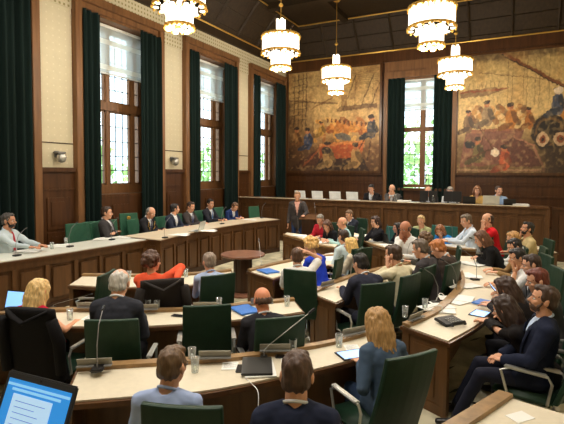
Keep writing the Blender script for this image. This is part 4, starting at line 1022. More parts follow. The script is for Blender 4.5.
def b_paper(t):
    bm = B(); box(bm, (-.105, -.148, 0), (.105, .148, .003)); obj('sheet', bm, M_WHITE, t)
    bm = B()
    for k in range(9): box(bm, (-.08, .11-k*.025, .0031), (.08-.03*((k*7) % 3), .114-k*.025, .0036))
    obj('print', bm, M_GREY, t)
def b_card(t):
    bm = B(); box(bm, (-.075, -.05, 0), (.075, .05, .002)); obj('card', bm, M_WHITE, t)
def b_papers(t):
    for k, (dx, dy, a) in enumerate(((0, 0, .1), (.07, .05, -.3), (-.08, .03, .5), (.02, -.09, .9))):
        bm = B(); boxm(bm, Matrix.Translation((dx, dy, k*.004)) @ rotm(0, 0, a), (-.105, -.148, 0), (.105, .148, .0035)); obj('sheet', bm, M_WHITE, t)
def b_tablet(t):
    bm = B(); box(bm, (-.125, -.09, 0), (.125, .09, .009), .003); obj('case', bm, M_BLACK, t)
    bm = B(); box(bm, (-.108, -.074, .0092), (.108, .074, .0098)); obj('screen', bm, emit('tablet_screen', srgb(140, 182, 240), 1.5), t)
def b_phone(t):
    bm = B(); box(bm, (-.037, -.072, 0), (.037, .072, .009), .004); obj('case', bm, M_BLACK, t)
    bm = B(); box(bm, (-.032, -.06, .0092), (.032, .06, .0097)); obj('screen', bm, mat('phone_glass', (.03, .03, .035), .1, var=0), t)
def laptop(t, lidm, scr, open_=105, w=.34, d=.235):
    bm = B(); box(bm, (-w/2, -d/2, 0), (w/2, d/2, .014), .004); obj('base', bm, lidm, t)
    bm = B(); box(bm, (-w/2+.02, -d/2+.1, .0142), (w/2-.02, d/2-.02, .0165)); obj('keyboard', bm, M_BLACK, t)
    m = Matrix.Translation((0, d/2-.004, .014)) @ rotm(math.radians(90-open_))
    bm = B(); boxm(bm, m, (-w/2, 0, 0), (w/2, .009, .225), .003); l = obj('lid', bm, lidm, t)
    bm = B(); boxm(bm, m, (-w/2+.014, -.0015, .016), (w/2-.014, -.0002, .212)); obj('screen', bm, scr, l)
M_SCR = emit('laptop_screen', srgb(120, 170, 225), 1.3); M_SILVER = mat('silver_lid', srgb(200, 200, 190), .4, metal=.3); M_LWHITE = mat('white_lid', srgb(228, 234, 238), .4)
def b_lap(m): return lambda t: laptop(t, m, M_SCR)
def b_folder(m):
    def f(t):
        bm = B(); boxm(bm, Matrix.Translation((.02, -.015, 0)) @ rotm(0, 0, .08), (-.12, -.16, 0), (.12, .16, .008)); obj('papers', bm, M_WHITE, t)
        bm = B(); box(bm, (-.12, -.16, .009), (.12, .16, .026), .004); obj('cover', bm, m, t)
    return f
M_BLUEF = mat('blue_folder', srgb(44, 112, 196), .4); M_BLKF = mat('black_folder', srgb(38, 36, 32), .5)
def b_bottle(t):
    bm = B(); lathe(bm, [(.03, 0), (.032, .01), (.032, .14), (.012, .19), (.012, .21)], 14); obj('bottle_body', bm, M_GLASS, t, True)
    bm = B(); lathe(bm, [(.014, .205), (.014, .225), (0, .226)], 10); obj('cap', bm, M_WHITE, t)
def put(kind, px, py, label, z=.765, rz=27, group=None, **k):
    K = {'card': (b_card, 'paper_card', 'card'), 'glass': (b_glass, 'drinking_glass', 'glass'), 'mic': (b_mic, 'microphone', 'microphone'), 'boom': (b_boom, 'gooseneck_microphone', 'microphone'), 'plate': (b_plate, 'name_plate', 'name plate'),
         'paper': (b_paper, 'paper_sheet', 'paper'), 'papers': (b_papers, 'loose_papers', 'papers'), 'tablet': (b_tablet, 'tablet_computer', 'tablet'), 'phone': (b_phone, 'mobile_phone', 'phone'),
         'lapw': (b_lap(M_LWHITE), 'white_laptop', 'laptop'), 'laps': (b_lap(M_SILVER), 'silver_laptop', 'laptop'), 'lapb': (b_lap(M_BLACK), 'black_laptop', 'laptop'),
         'bluef': (b_folder(M_BLUEF), 'blue_folder', 'folder'), 'blackf': (b_folder(M_BLKF), 'black_folder', 'folder'), 'bottle': (b_bottle, 'water_bottle', 'bottle')}[kind]
    p = G(px, py, z) if py is not None else V(px)
    return item(kind, K[0], label, K[2], p, math.radians(rz), group, K[1])

# ------------------------------------------------------------------ people in the chamber
def yellowish(): pass
BLK = (24, 24, 28); NAVY = (28, 34, 52); GRY = (58, 56, 58); WHT = (226, 226, 222)
BR = (52, 34, 22); DK = (26, 20, 18); GH = (128, 122, 112); BLO = (196, 160, 100)
# officials behind the long bench
P = dict(base=.12, group=None)
CG = 'green leather chairs behind the long bench'
def official(label, px, py, rz, chairlabel, hx=-7.72, **k):
    k.setdefault('chair_m', M_GREEN2); return person(label, px, py, rz, hx=hx, chair=chairlabel, scale=k.pop('scale', 1.06), **k)
official('person in pale shirt and red lanyard with dark hair and beard, far left edge', 9, 221, -72, 'green chair of the bearded person at the far left edge', hair=('short', (70, 66, 62)), beard=DK, top=('shirt', (186, 200, 206)), tie=(170, 50, 60), lean=-2, hands=('desk_far', 'desk_far'), head=(12, 0), sk=(190, 136, 104))
official('person in dark suit, arms folded, leaning back left of the crested chair', 107, 213, -62, 'green chair behind the leaning person with folded arms', hair=('short', BR), top=('jacket', GRY), lean=-8, hands=('cross', 'cross'), head=(4, -4), tie=(150, 150, 160))
official('person with grey receding hair wearing a gold chain of office', 151, 213, -80, 'green chair right behind the person with the chain', hair=('receding', GH), top=('jacket', (36, 36, 40)), lean=12, hands=('desk', 'desk'), head=(-4, -20), extra='chain', tie=(60, 60, 90))
official('person in dark suit and pale shirt turning to the right, beside the chain wearer', 175, 209, -85, 'green chair of the person turning right beside the chain wearer', hair=('short', DK), top=('jacket', (40, 46, 62)), lean=8, hands=('desk', 'desk_in'), head=(48, 0))
official('person in grey suit behind the open silver laptop on the long bench', 191, 207, -85, 'green chair of the person behind the bench laptop', hair=('short', BR), top=('jacket', (66, 60, 60)), lean=8, head=(-10, -6), tie=(60, 70, 120))
official('person in dark suit with blue tie, second from the right end of the bench', 210.5, 204, -92, 'green chair of the person with the blue tie at the bench', hair=('short', DK), top=('jacket', (40, 42, 52)), lean=6, head=(-12, -4), tie=(110, 140, 190))
official('person in bright navy suit bent over the bench, last at its right end', 235, 207, -95, 'green chair of the bent person in navy', hair=('short', (96, 66, 42)), top=('jacket', (34, 52, 100)), lean=26, head=(-10, -26), scale=1.0, hx=-7.3)
place_chair(G(15, 238, .9)-V((.1, -.1, .78)), math.radians(-70), 'empty green chair cut by the left picture edge', M_GREEN2, CG) if 0 else None
place_chair(GX(134, 215, -8.05).xy.to_3d()+V((0, 0, .12)), math.radians(-112), 'tall green chair with gilt crest left of the person with the chain', M_GREEN2, CG, crest=True, tall=.12)
for px, Y, l in ((82, 6.45, 'empty green chair at the bench, left of the person with folded arms'), (99, 6.95, 'green chair partly hidden behind the person with folded arms'), (114, 7.95, 'empty green chair between the folded-arms person and the crested chair')):
    place_chair((-8.15, GX(px, 230, -8.15).y, .12), math.radians(-108), l, M_GREEN2, CG)
place_chair((-7.45, 13.0, .12), math.radians(-110), 'last empty green chair beyond the right end of the long bench', M_GREEN2, CG)
# rear dais
D = dict(base=.5, rz=180)
def rear(label, px, py, cl, **k):
    kk = dict(rz=180); kk.update(k); return person(label, px, py, hy=14.7, zr=(.5, .66), scale=1.1, chair=cl, chair_m=M_BLACKCH, **kk)
M_BLACKCH = mat('black_leather', srgb(24, 22, 22), .5)
rear('person with dark hair and black jacket, hand at the mouth, behind the rear dais', 371, 189, 'black chair of the dark-haired person at the rear dais', hair=('short', DK), top=('jacket', (26, 24, 26)), hands=('chin', 'desk'), head=(0, -14), lean=14)
rear('bald person in grey suit with hands before the face, behind the rear dais', 392, 189, 'black chair of the bald person at the rear dais', hair=('fringe', (170, 166, 160)), top=('jacket', (76, 74, 72)), hands=('chin', 'chin'), head=(0, -8), lean=10)
rear('person hidden to the eyes behind the left pair of black monitors', 428, 193, 'black chair behind the left pair of monitors', hair=('receding', GH), top=('jacket', (30, 30, 34)), lean=22, head=(0, -12))
rear('person in white shirt behind the right pair of black monitors', 450, 193, 'black chair behind the right pair of monitors', hair=('short', GH), top=('shirt', (214, 214, 206)), lean=20, head=(0, -18))
rear('person in ochre top with short light brown hair behind the black laptop', 477, 193, 'black chair of the person in ochre', hair=('bob', (140, 96, 62)), fem=1, top=('jumper', (206, 164, 92)), lean=12, head=(6, -10))
rear('person in pale blue shirt behind the silver laptop on the rear dais', 499, 191, 'black chair of the person in pale blue at the rear dais', hair=('short', BR), top=('shirt', (152, 176, 206)), lean=6, head=(30, 0))
# speaker at the lectern
person('person standing at the lectern in dark blazer, pink shirt and jeans', xy=(-5.5, 11.75), rz=200, stand=True, hands=('lectern', 'side'), top=('jacket', (66, 62, 62)), shirt=(230, 176, 160), legs=(46, 62, 96), hair=('short', (150, 118, 84)), scale=1.03, lean=2, head=(0, -4))
# far desks
person('person with grey hair in red top at the paper-heaped far desk', 320, 220, 172, hair=('short', GH), top=('jumper', (176, 34, 50)), lean=14, head=(0, -20), chair='dark green chair of the person in red at the far desk')
person('person with long brown hair in black bent over papers at the far desk', 327, 226, 150, hair=('long', (84, 54, 36)), fem=1, top=('jumper', BLK), lean=30, head=(30, -22), hands=('desk_in', 'desk_in'), chair='dark green chair of the long-haired person at the far desk')
person('bald person in pale aqua shirt at the right end of the far desk', 342, 223, 118, hair=('fringe', (190, 150, 110)), top=('shirt', (176, 214, 214)), lean=10, head=(0, -4), chair='green chair of the person in the aqua shirt', sk=(222, 160, 128))
person('person with short dark hair seen from behind, before the aqua shirt', 343, 237, 60, hair=('short', BR), top=('shirt', (190, 210, 214)), lean=14, hands=('lap', 'lap'), chair='green chair of the dark-haired person before the aqua shirt')
person('person in dark suit with hand at the brow, behind the aqua shirt', 349, 215, 150, hair=('short', (110, 84, 60)), top=('jacket', (40, 44, 56)), hands=('chin', 'desk'), lean=10, head=(0, -14), chair='green chair of the person with hand at the brow')
person('person in black with raised hand at the temple, at the far curved desk', 375, 222, 135, hair=('bob', (54, 32, 24)), fem=1, top=('jumper', (26, 26, 32)), hands=('cheek', 'desk_far'), lean=10, head=(10, -4), chair='teal-green chair of the person in black with raised hand', chair_m=M_TEAL, fine=True)
person('person with long black hair in black top near the end of the far curved desk', 397, 228, 130, hair=('long', DK), fem=1, top=('jumper', (22, 22, 28)), lean=8, chair='green chair of the person with long black hair', sk=(190, 130, 100), scale=.9)
person('bald person in white shirt holding papers, right of the long black hair', 405, 229, 165, hair=('fringe', (90, 70, 60)), top=('shirt', WHT), lean=8, hands=('desk_in', 'chin'), head=(-10, -10), chair='green chair of the bald person in the white shirt', sk=(176, 116, 86), scale=1.1)
person('person with light hair in pale green shirt, hand at the mouth, far centre right', 421, 221, 165, hair=('short', (190, 160, 110)), top=('shirt', (168, 172, 128)), lean=10, hands=('chin', 'desk'), head=(10, -8), chair='teal chair right of the pale green shirt', chair_m=M_TEAL, chair_off=(-.3, 0))
person('person with brown hair bowed low in a bright blue top at the far desk', 440, 231, 150, hair=('bob', (140, 88, 54)), fem=1, top=('jumper', (36, 130, 208)), lean=42, head=(20, -16), hands=('desk_in', 'desk'), chair='teal chair behind the bright blue top', chair_m=M_TEAL, chair_off=(.0, .0), chair_rz=200)
person('person in pale blue shirt with grey-brown hair reading at the far desk', 466, 221, 112, hair=('short', (100, 86, 70)), top=('shirt', (206, 218, 232)), lean=10, head=(10, -12), hands=('desk_far', 'desk_far'), chair='green chair of the reader in the pale blue shirt', fine=True, scale=1.1)
person('person in red t-shirt with clasped hands at the chin, far right', 487, 220, 112, hair=('receding', (66, 46, 36)), top=('tshirt', (204, 30, 40)), lean=16, head=(6, 4), hands=('chin', 'chin'), chair='dark green chair behind the red t-shirt', fine=True, scale=1.12)
person('bearded person in beige shirt with hand at the chin, right of the red t-shirt', 527, 229, 108, hair=('short', DK), beard=DK, top=('shirt', (196, 176, 128)), lean=8, head=(4, 12), hands=('desk', 'chin'), chair='dark green chair behind the bearded person in beige', fine=True, sk=(196, 140, 106), scale=1.04)
# right-hand curved desk, from far to near
person('person with brown bobbed hair in black bowed over the far end of the right desk', 481, 239, 100, hair=('bob', (96, 62, 40)), fem=1, top=('jumper', (24, 24, 26)), lean=30, head=(10, -16), hands=('desk_in', 'desk_in'), chair='green chair of the bowed person with bobbed hair', scale=1.06)
person('person with short blond hair half hidden behind the dark-haired one, right desk', 513, 239, 100, hair=('short', (186, 140, 84)), top=('shirt', WHT), lean=10, head=(0, -14), chair='green chair of the blond person at the right desk')
person('person with short black hair looking down, in front of the blond one', 514, 247, 108, hair=('short', DK), top=('shirt', (150, 120, 80)), lean=10, head=(10, -16), chair='green chair of the black-haired person looking down')
person('person in white shirt with raised bare forearms and clasped hands, right desk', 517, 258, 108, hair=('short', DK), top=('polo', WHT), lean=14, head=(0, -10), hands=('chin', 'desk'), chair='green chair of the person with raised forearms', sk=(206, 150, 112), fine=True)
person('person with dark brown hair and grey jacket beside the raised forearms', 531, 265, 100, hair=('short', BR), top=('jacket', (72, 70, 70)), lean=10, head=(0, -8), chair='green chair of the grey jacket at the right desk')
person('person with auburn hair and grey jacket, behind the bearded one in navy', 537, 281, 96, hair=('short', (100, 44, 28)), top=('jacket', (86, 82, 78)), lean=12, head=(8, -10), chair='green chair of the auburn-haired person', fine=True)
person('person with long dark brown hair at the standing tablet, right desk', 505, 289, 78, hair=('long', (58, 36, 24)), fem=1, top=('jumper', (30, 26, 26)), lean=28, head=(0, -14), chair='green chair of the long-haired person at the upright tablet', hands=(('W', *G(484, 304, .795)), ('W', *G(492, 303, .795))), fine=True, scale=.97)
person('person with long dark hair using the flat tablet, nearest on the right desk', 504, 309, 78, hair=('long', (50, 32, 22)), fem=1, top=('jumper', (28, 24, 24)), lean=34, head=(0, -14), chair='green chair of the person using the flat tablet', hands=(('W', *G(479, 318, .795)), ('W', *G(489, 320, .795))), fine=True, scale=.95)
person('bearded person in navy suit and open pale shirt, hands folded in the lap, near right', 543, 300, 96, hair=('short', (62, 42, 28)), beard=(84, 58, 40), top=('jacket', (26, 32, 52)), shirt=(190, 206, 230), legs=(28, 30, 44), lean=-6, head=(2, 8), hands=('lap', 'lap'), chair='large dark green armchair of the bearded person in navy', fine=True, legpose='forward', sk=(206, 150, 116), rec=.2, scale=1.0, chair_rz=76)
# mid-right desk, seen from behind
person('person in dark blue suit writing at the narrow desk end, seen from behind', 360, 264, 50, hair=('short', DK), top=('jacket', (44, 46, 60)), lean=22, head=(10, -10), hands=('desk_far', 'desk_far'), chair='dark green chair behind the dark blue suit, above the long blonde hair', chair_rz=38, chair_off=(.12, -.05), fine=True, cc=(366, 285, 395, 282))
person('person with brown hair in cream shirt, hand on the cheek, centre right', 393, 255, 66, hair=('short', (66, 46, 30)), top=('shirt', (214, 204, 172)), lean=14, head=(14, -6), hands=('cheek', 'desk'), chair='dark green chair of the person in the cream shirt', chair_rz=60, fine=True, cc=(406, 277, 422, 272.5))
person('person with grey-brown hair in charcoal suit, right of the cream shirt', 420, 249, 76, hair=('short', (98, 84, 70)), top=('jacket', (62, 58, 60)), lean=16, head=(6, -12), chair='dark green chair of the charcoal suit', fine=True, cc=(424, 269, 438, 264.4))
person('ginger-haired person in dark brown jacket looking down', 438, 249, 78, hair=('short', (176, 108, 54)), top=('jacket', (62, 52, 46)), lean=18, head=(0, -26), hands=('lap', 'lap'), chair='dark green chair of the ginger-haired person', fine=True, cc=(447, 266.5, 465, 260.5))
person('brown-haired person mostly hidden between the charcoal suit and the bald one', 424, 240, 100, hair=('curly', (96, 70, 46)), top=('jacket', (60, 56, 50)), lean=20, head=(0, -10), chair='green chair hidden behind the brown curly hair')
# inner ring right
person('person in white shirt with one hand on the crown of the head', 297, 257, 30, hair=('short', (88, 62, 44)), top=('polo', (230, 230, 226)), lean=8, head=(4, -4), hands=('desk', 'head'), chair='broad dark green chair behind the white shirt with raised arm', fine=True, cc=(283, 269, 314, 272))
person('person with blonde curls in a royal blue dress', 310, 246, 72, hair=('curly', (216, 174, 104)), fem=1, top=('dress', (36, 64, 190)), lean=22, head=(0, -8), chair='green chair of the person in royal blue', chair_rz=70, chair_off=(.1, -.1), fine=True, cc=(337, 261, 347, 254))
person('person with shoulder-length blonde hair in a cream top, centre', 350, 245, 82, hair=('bob', (222, 184, 110)), fem=1, top=('jumper', (210, 200, 176)), lean=12, head=(8, -4), chair='green chair of the blonde person in cream', fine=True, cc=(353, 254, 369, 243.5))
# inner ring left
person('person with curly brown hair in an orange top, arm over the chair back', 153, 262, 14, hair=('curly', (84, 56, 40)), fem=1, top=('jumper', (232, 92, 58)), lean=2, head=(-12, 0), hands=('desk', ((.37, -.06, 1.04), (.8, .1, .3), (.5, -.5, -.5))), chair='dark chair under the charcoal jacket, behind the orange top', chair_m=M_GREEN, chair_off=(.12, -.02), fine=True, cc=(149, 282, 176, 280))
person('person with short grey hair in a pale blue shirt beside the curly hair', 209, 262, 38, hair=('short', (140, 124, 108)), top=('shirt', (168, 186, 216)), lean=10, head=(20, -4), chair='green chair of the pale blue shirt in the inner ring', chair_rz=22, chair_off=(.1, 0), fine=True, cc=(203, 277, 236, 273))
chair_at((101.5, 276.5, 117.5, 268.5), 'empty green chair seen edge-on beside the pale desk end at left')
# second row left
person('person with wavy blonde hair in a red sleeveless dress at the left edge', 39, 291, 14, hair=('longwavy', (214, 180, 120)), fem=1, top=('dress', (196, 30, 60)), lean=16, head=(-4, -6), hands=('desk', ((.31, .36, .8), (.9, -.7, -.5), (-.3, 1, 0))), chair='dark chair under the black coat, behind the red dress', chair_m=M_GREEN, chair_off=(-.06, -.02), fine=True, sk=(212, 150, 112), cc=(5, 309, 53, 312), sleeves=False)
person('balding grey-haired person in charcoal suit seen from behind, left', 120, 283, 27, hair=('receding', (190, 186, 178)), top=('jacket', (44, 46, 54)), lean=18, head=(0, -8), hands=('desk', 'desk'), chair='dark green chair left of the charcoal back', chair_off=(-.13, -.22), fine=True, cc=(83, 321, 137, 320))
chair_at((185, 307, 229, 305), 'empty dark green chair in the second row, centre left')
person('bald person in black suit at the second-row desk, centre', 262, 300, 38, hair=('fringe', (84, 60, 46)), top=('jacket', (40, 40, 46)), lean=16, head=(12, -4), hands=('desk_in', 'chin'), chair='dark green chair right behind the bald person in black', chair_off=(.2, -.12), fine=True, sk=(218, 142, 104), chair_rz=28, cc=(261, 320, 303, 316))
# front row
person('person with thinning brown hair in a light blue shirt, front row', 173, 366, 24, hair=('short', (104, 80, 56)), top=('shirt', (160, 178, 216)), lean=6, head=(-18, -6), hands=('lap', 'arm'), chair='green chair of the light blue shirt, cut by the bottom edge', fine=True, glasses=True, chair_rz=14, legs=(70, 84, 108), cc=(143, 406, 216, 410))
person('person with close-cropped brown hair in a navy suit, bottom centre', 297, 375, 24, hair=('short', (76, 54, 40)), top=('jacket', (30, 36, 56)), lean=6, head=(-4, -6), hands=('lap', 'lap'), chair='chair beneath the navy suit at the bottom centre', fine=True, legs=(70, 80, 96), chair_off=(0, -.06))
person('person with long straight blonde hair in a slate blue top at the tablet', 377, 323, 46, hair=('long', (172, 134, 84)), fem=1, top=('jumper', (72, 90, 112)), lean=14, head=(4, -10), hands=(('W', *G(361, 362, .79)), 'lap'), chair='large dark green swivel armchair behind the slate blue top', chair_rz=24, chair_off=(.12, -.1), legs=(52, 70, 100), fine=True, rec=.2, cc=(394, 361, 438, 351))
coat_over((5, 309, 54, 312), 'black coat draped over the chair back behind the red dress', (14, 12, 14))
coat_over((149, 282, 176, 280), 'charcoal jacket draped over the chair back behind the orange top', (40, 36, 34))

# ------------------------------------------------------------------ things on the desks
G1 = 'water glasses'; G2 = 'desk microphones'; G3 = 'name plates on the desk ledges'; G4 = 'loose papers on the desks'
for px, py, l in ((192, 359, 'water glass between two name plates on the front-row desk at left'), (293, 350, 'water glass near the empty space right of the black folder'), (339, 344, 'water glass beside the tablet of the blonde person'), (195, 369, 'drinking glass beside the spectacles of the light blue shirt')):
    put('glass', px, py+3, l, .751, group=G1)
for px, py, l, z in ((70, 320, 'left of two glasses near the red dress', .751), (148, 310, 'glass behind the charcoal suit on the second-row desk', .751), (157, 311, 'glass beside the phone on the second-row desk', .751), (219, 308, 'glass above the empty second-row chair', .751), (129, 279, 'glass behind the charcoal back on the inner desk', .751), (186, 277, 'glass on the inner desk beside the orange top', .751), (287, 306, 'glass at the right end of the second-row desk', .751), (52, 249, 'glass in front of the bearded person at the far left', .931), (66, 244, 'glass beside the papers on the left bench', .931), (405, 317, 'water glass on the near end of the right desk', .751), (425, 309, 'water glass by the ledge of the right desk', .751)):
    put('glass', px, py, l, z, group=G1)
for px, py, l in ((95, 365, 'name plate at the left end of the front-row desk'), (215, 357, 'grey name plate in front of the empty second-row chair'), (275, 350, 'grey name plate left of the glass on the front-row desk'), (353, 333, 'grey name plate ahead of the slate blue top'), (146, 309, 'name plate behind the charcoal suit'), (90, 307, 'name plate beside the red dress'), (205, 307, 'name plate above the empty second-row chair'), (415, 318, 'bright name plate at the near end of the right desk'), (262, 303, 'name plate before the bald person in black'), (327, 285, 'name plate before the dark blue suit')):
    put('plate', px, py, l, .801, rz={95: 215, 353: 235, 415: 250, 327: 250}.get(px, 210), group=G3)
for px, py, l in ((230, 366, 'small white card left of the phone on the front-row desk'), (256, 371, 'white sheet under the black folder'), (352, 348, 'white papers beyond the tablet of the blonde person'), (289, 361, 'white leaflet with a blue mark beside the black phone')):
    t = put('paper', px, py, l, .7515, rz=30, group=G4)
    t.scale = (.62, .5, 1)
for px, py, rz, l in ((90, 318, 20, 'pink-edged document before the red dress'), (20, 318, 20, 'papers at the left edge of the second-row desk'), (520, 417, 50, 'white card on the corner desk at bottom right')):
    t = put('card' if px == 520 else 'paper', px, py, l, .7515, rz=rz, group=None if px == 520 else G4)
put('phone', 241, 369, 'smartphone with a white cable on the front-row desk', .7515, 25); put('phone', 284, 357, 'black phone behind the folder on the front-row desk', .7515, 115)
put('phone', 178, 316, 'black phone on the second-row desk above the empty chair', .7515, 100)
put('blackf', 257, 368, 'thick black folder on a white sheet, front-row desk', .755, 30)
put('bluef', 245, 311, 'blue folder at the bald person\'s left on the second-row desk', .752, 60); put('bluef', 268, 272, 'blue folder on the desk end right of the round table', .752, 60)
put('bluef', 489, 305, 'blue booklet between the two tablets on the right desk', .752, 70)
put('tablet', 352, 355, 'lit tablet under the hand of the blonde person', .7515, 48)
put('tablet', 480, 314, 'lit tablet lying before the nearest person at the right desk', .7515, 76)
t = put('tablet', 494, 293, 'lit tablet propped upright on the right desk', .80, 76); t.rotation_euler = (math.radians(50), 0, math.radians(100)); t.location.z = .84
# conference telephone
p = G(449, 323, .752); t = thing('desk_telephone', 'large black desk phone console on the near corner of the right desk', 'telephone', p, math.radians(52))
bm = B(); boxm(bm, rotm(.16), (-.13, -.09, .01), (.13, .09, .04), .008); obj('console', bm, M_BLACK, t)
bm = B()
for i in range(5):
    for j in range(3): boxm(bm, rotm(.16), (-.05+i*.032, -.07+j*.035, .041), (-.028+i*.032, -.045+j*.035, .047))
obj('keypad', bm, M_GREY, t)
bm = B(); tube(bm, [(-.1, -.14, .02), (-.09, -.14, .045), (.07, -.14, .045), (.08, -.14, .02)], .016, 8); obj('handset', bm, M_BLACK, t)
for px, py, z, rz, l in ((98, 370, .785, 215, 'upright gooseneck microphone at the left end of the front-row desk'),):
    put('mic', px, py, l, z, rz=rz, group=G2)
for px, py, rz, l, zs in ((264, 358, 30, 'long bright gooseneck microphone beside the second-row chair', 1), (53, 307, 27, 'gooseneck microphone reaching right from beside the red dress', .35), (262, 266, 120, 'gooseneck microphone beside the blue folder of the inner ring', 1)):
    t = put('boom', px, py, l, .765, rz=rz, group=G2); t.scale = (1, 1, zs)
for px, py, z, rz, l in ((17, 256, .93, 190, 'microphone before the bearded person on the left bench'), (70, 247, .93, 190, 'microphone by the papers on the left bench'), (112, 240, .93, 190, 'microphone before the folded-arms person'), (165, 238, .95, 180, 'microphone before the chain wearer'), (222, 224, .95, 180, 'microphone before the person with the blue tie'), (262, 218, .95, 180, 'microphone at the right end of the long bench'),
    (298, 233, .75, 20, 'microphone at the near end of the paper-heaped desk'), (330, 238, .75, 10, 'microphone before the bent long-haired person'), (368, 235, .75, 0, 'microphone before the raised hand'), (389, 243, .75, 0, 'microphone at the right end of the far curved desk'), (452, 243, .75, 0, 'microphone before the bright blue top'),
    (480, 262, .75, -60, 'microphone at the far end of the right desk'), (475, 280, .75, -60, 'microphone halfway along the right desk'), (455, 292, .75, -60, 'microphone near the upright tablet'), (436, 303, .75, -60, 'microphone beyond the desk phone'), (340, 255, .75, 60, 'microphone before the blonde person in cream'), (408, 262, .75, 60, 'microphone before the charcoal suit')):
    put('mic', px, py, l, z+.001, rz=rz, group=G2)
pl = [(300, 236, 'papers at the lectern end of the paper-heaped far desk'), (312, 238, 'papers in the middle of the heaped far desk'), (325, 242, 'papers before the bent long-haired person'), (362, 236, 'papers left of the hand-raising person\'s desk'), (378, 241, 'papers on the far curved desk centre'), (390, 246, 'papers at the near end of the far curved desk'), (438, 242, 'papers before the bright blue top'), (450, 246, 'papers under the hand of the pale blue reader'), (464, 248, 'papers at the right end of the far papers desk'),
      (472, 264, 'papers at the far end of the right desk'), (466, 276, 'papers against the ledge of the right desk'), (462, 286, 'white papers halfway along the right desk'), (458, 300, 'white papers near the desk phone'), (440, 308, 'papers beside the glass on the right desk'), (335, 256, 'papers before the cream top'), (326, 259, 'papers before the royal blue dress'), (400, 258, 'papers beside the cream shirt'), (533, 250, 'papers on the small far desk')]
for k, (px, py, l) in enumerate(pl): put('papers', px, py, l, .7515, rz=40+k*37, group=G4)
for px, py, z, rz, l in ((30, 251, .93, -60, 'white papers before the bearded person on the long bench'), (58, 246, .93, -60, 'documents beside the glass on the long bench'), (122, 237.5, .93, -60, 'papers before the folded-arms person'), (180, 235, .95, -60, 'papers between the chain wearer and neighbour'), (208, 231, .95, -60, 'pale blue papers beside the bench laptop'), (250, 220, .95, -60, 'papers at the right end of the long bench'), (104, 239, .93, -20, 'white sheets beside the folded arms')):
    put('papers', px, py, l, z+.0015, rz=rz, group=G4)
put('laps', 196, 231, 'open silver laptop on the long bench before the grey suit', .951, -75)
put('laps', 393, 259, 'open laptop before the cream shirt', .751, 62) if 0 else None
put('lapb', 8, 316, 'dark laptop with lit screen cut by the left edge, second row', .751, 14)
put('lapb', 391, 243, 'black laptop before the long black hair', .751, 130)
for k, (x, l) in enumerate(((-6.1, 'leftmost white laptop on the rear dais, half behind the speaker'), (-5.55, 'white laptop on the rear dais right of the speaker'), (-5.0, 'white laptop on the rear dais left of the last white one'), (-4.62, 'last white laptop, beside the dark-haired person'))):
    xx = [-6.22, -5.63, -5.08, -4.5][k] if 0 else G([302, 319, 337, 355][k], 200, 1.44).x
    xx = [-6.45, -5.82, -5.2, -4.62][k]
    put('lapw', (xx, 14.12, 1.442), None, l, rz=180, group='white laptops on the rear dais').scale = (1.15, 1, 1.2)
put('laps', (-.58, 14.1, 1.442), None, 'big silver laptop on the rear dais before the pale blue shirt', rz=180).scale = (1.25, 1, 1.15)
put('lapb', (-1.15, 14.15, 1.442), None, 'black laptop on the rear dais before the ochre top', rz=180)
put('lapb', (-.12, 14.15, 1.442), None, 'low black laptop right of the big silver one on the rear dais', rz=180).scale = (.9, 1, .8)
def b_mon(t):
    bm = B(); box(bm, (-.12, -.09, 0), (.12, .09, .015), .005); box(bm, (-.02, .02, .01), (.02, .045, .25)); obj('stand', bm, M_BLACK, t)
    bm = B(); box(bm, (-.125, -.02, .05), (.125, .02, .36), .01); obj('housing', bm, M_BLACK, t); bm = B(); box(bm, (-.115, .0205, .065), (.115, .022, .345)); obj('screen', bm, M_SCR, t)
for px, l in ((424, 'leftmost black monitor on the rear dais'), (433, 'second black monitor from the left on the rear dais'), (448, 'third black monitor from the left on the rear dais'), (457, 'rightmost black monitor on the rear dais')):
    item('mon', b_mon, l, 'monitor', (GY(px, 198, 14.1).x, 14.1, 1.442), 0, 'black monitors on the rear dais', 'computer_monitor')
for x, l in ((-4.0, 'water bottle between the two left people on the rear dais'), (-3.25, 'water bottle right of the bald person on the rear dais'), (-2.15, 'water bottle between the monitor pairs')):
    put('bottle', (x, 14.05, 1.442), None, l, group='water bottles on the rear dais')
for x, l in ((.15, 'stack of white paper at the right end of the rear dais'), (-3.0, 'papers right of the bald person on the rear dais')):
    t = thing('paper_stack', l, 'papers', (x, 14.1, 1.441), .1)
    bm = B()
    box(bm, (-.2, -.12, 0), (.2, .12, .05), .003); obj('stack', bm, M_WHITE, t); bm = B(); boxm(bm, rotm(0, 0, .05), (-.2, -.12, .0505), (.2, .12, .054)); obj('top_sheet', bm, M_WHITE, t)
# charging cables
def cable(label, pts, m, r=.003):
    bm = B(); tube(bm, smooth3(pts), r, 6); tag(obj('cable', bm, m), label, 'cable')
def smooth3(P):
    P = [V(p) for p in P]; Q = [P[0]*2-P[1]]+P+[P[-1]*2-P[-2]]; out = []
    for i in range(1, len(Q)-2):
        for j in range(6):
            t = j/6; a, b, c, d = Q[i-1:i+3]; out.append(.5*((2*b)+(c-a)*t+(2*a-5*b+4*c-d)*t*t+(3*b-a-3*c+d)*t**3))
    return out+[P[-1]]
a = G(241, 374, .757); b_ = G(252, 384, .757); c_ = G(258, 392, .755)
cable('thin white charging cable running from the phone over the front desk edge', [a, b_, c_, c_+V((.03, -.05, -.1)), c_+V((.02, -.06, -.45))], M_WHITE)
a = G(440, 404, .01); cable('black cable lying on the floor before the corner desk', [G(425, 398, .01), a, G(470, 402, .01), G(482, 408, .01), G(486, 420, .01)], M_BLACK, .008)
rr = random.Random(8)
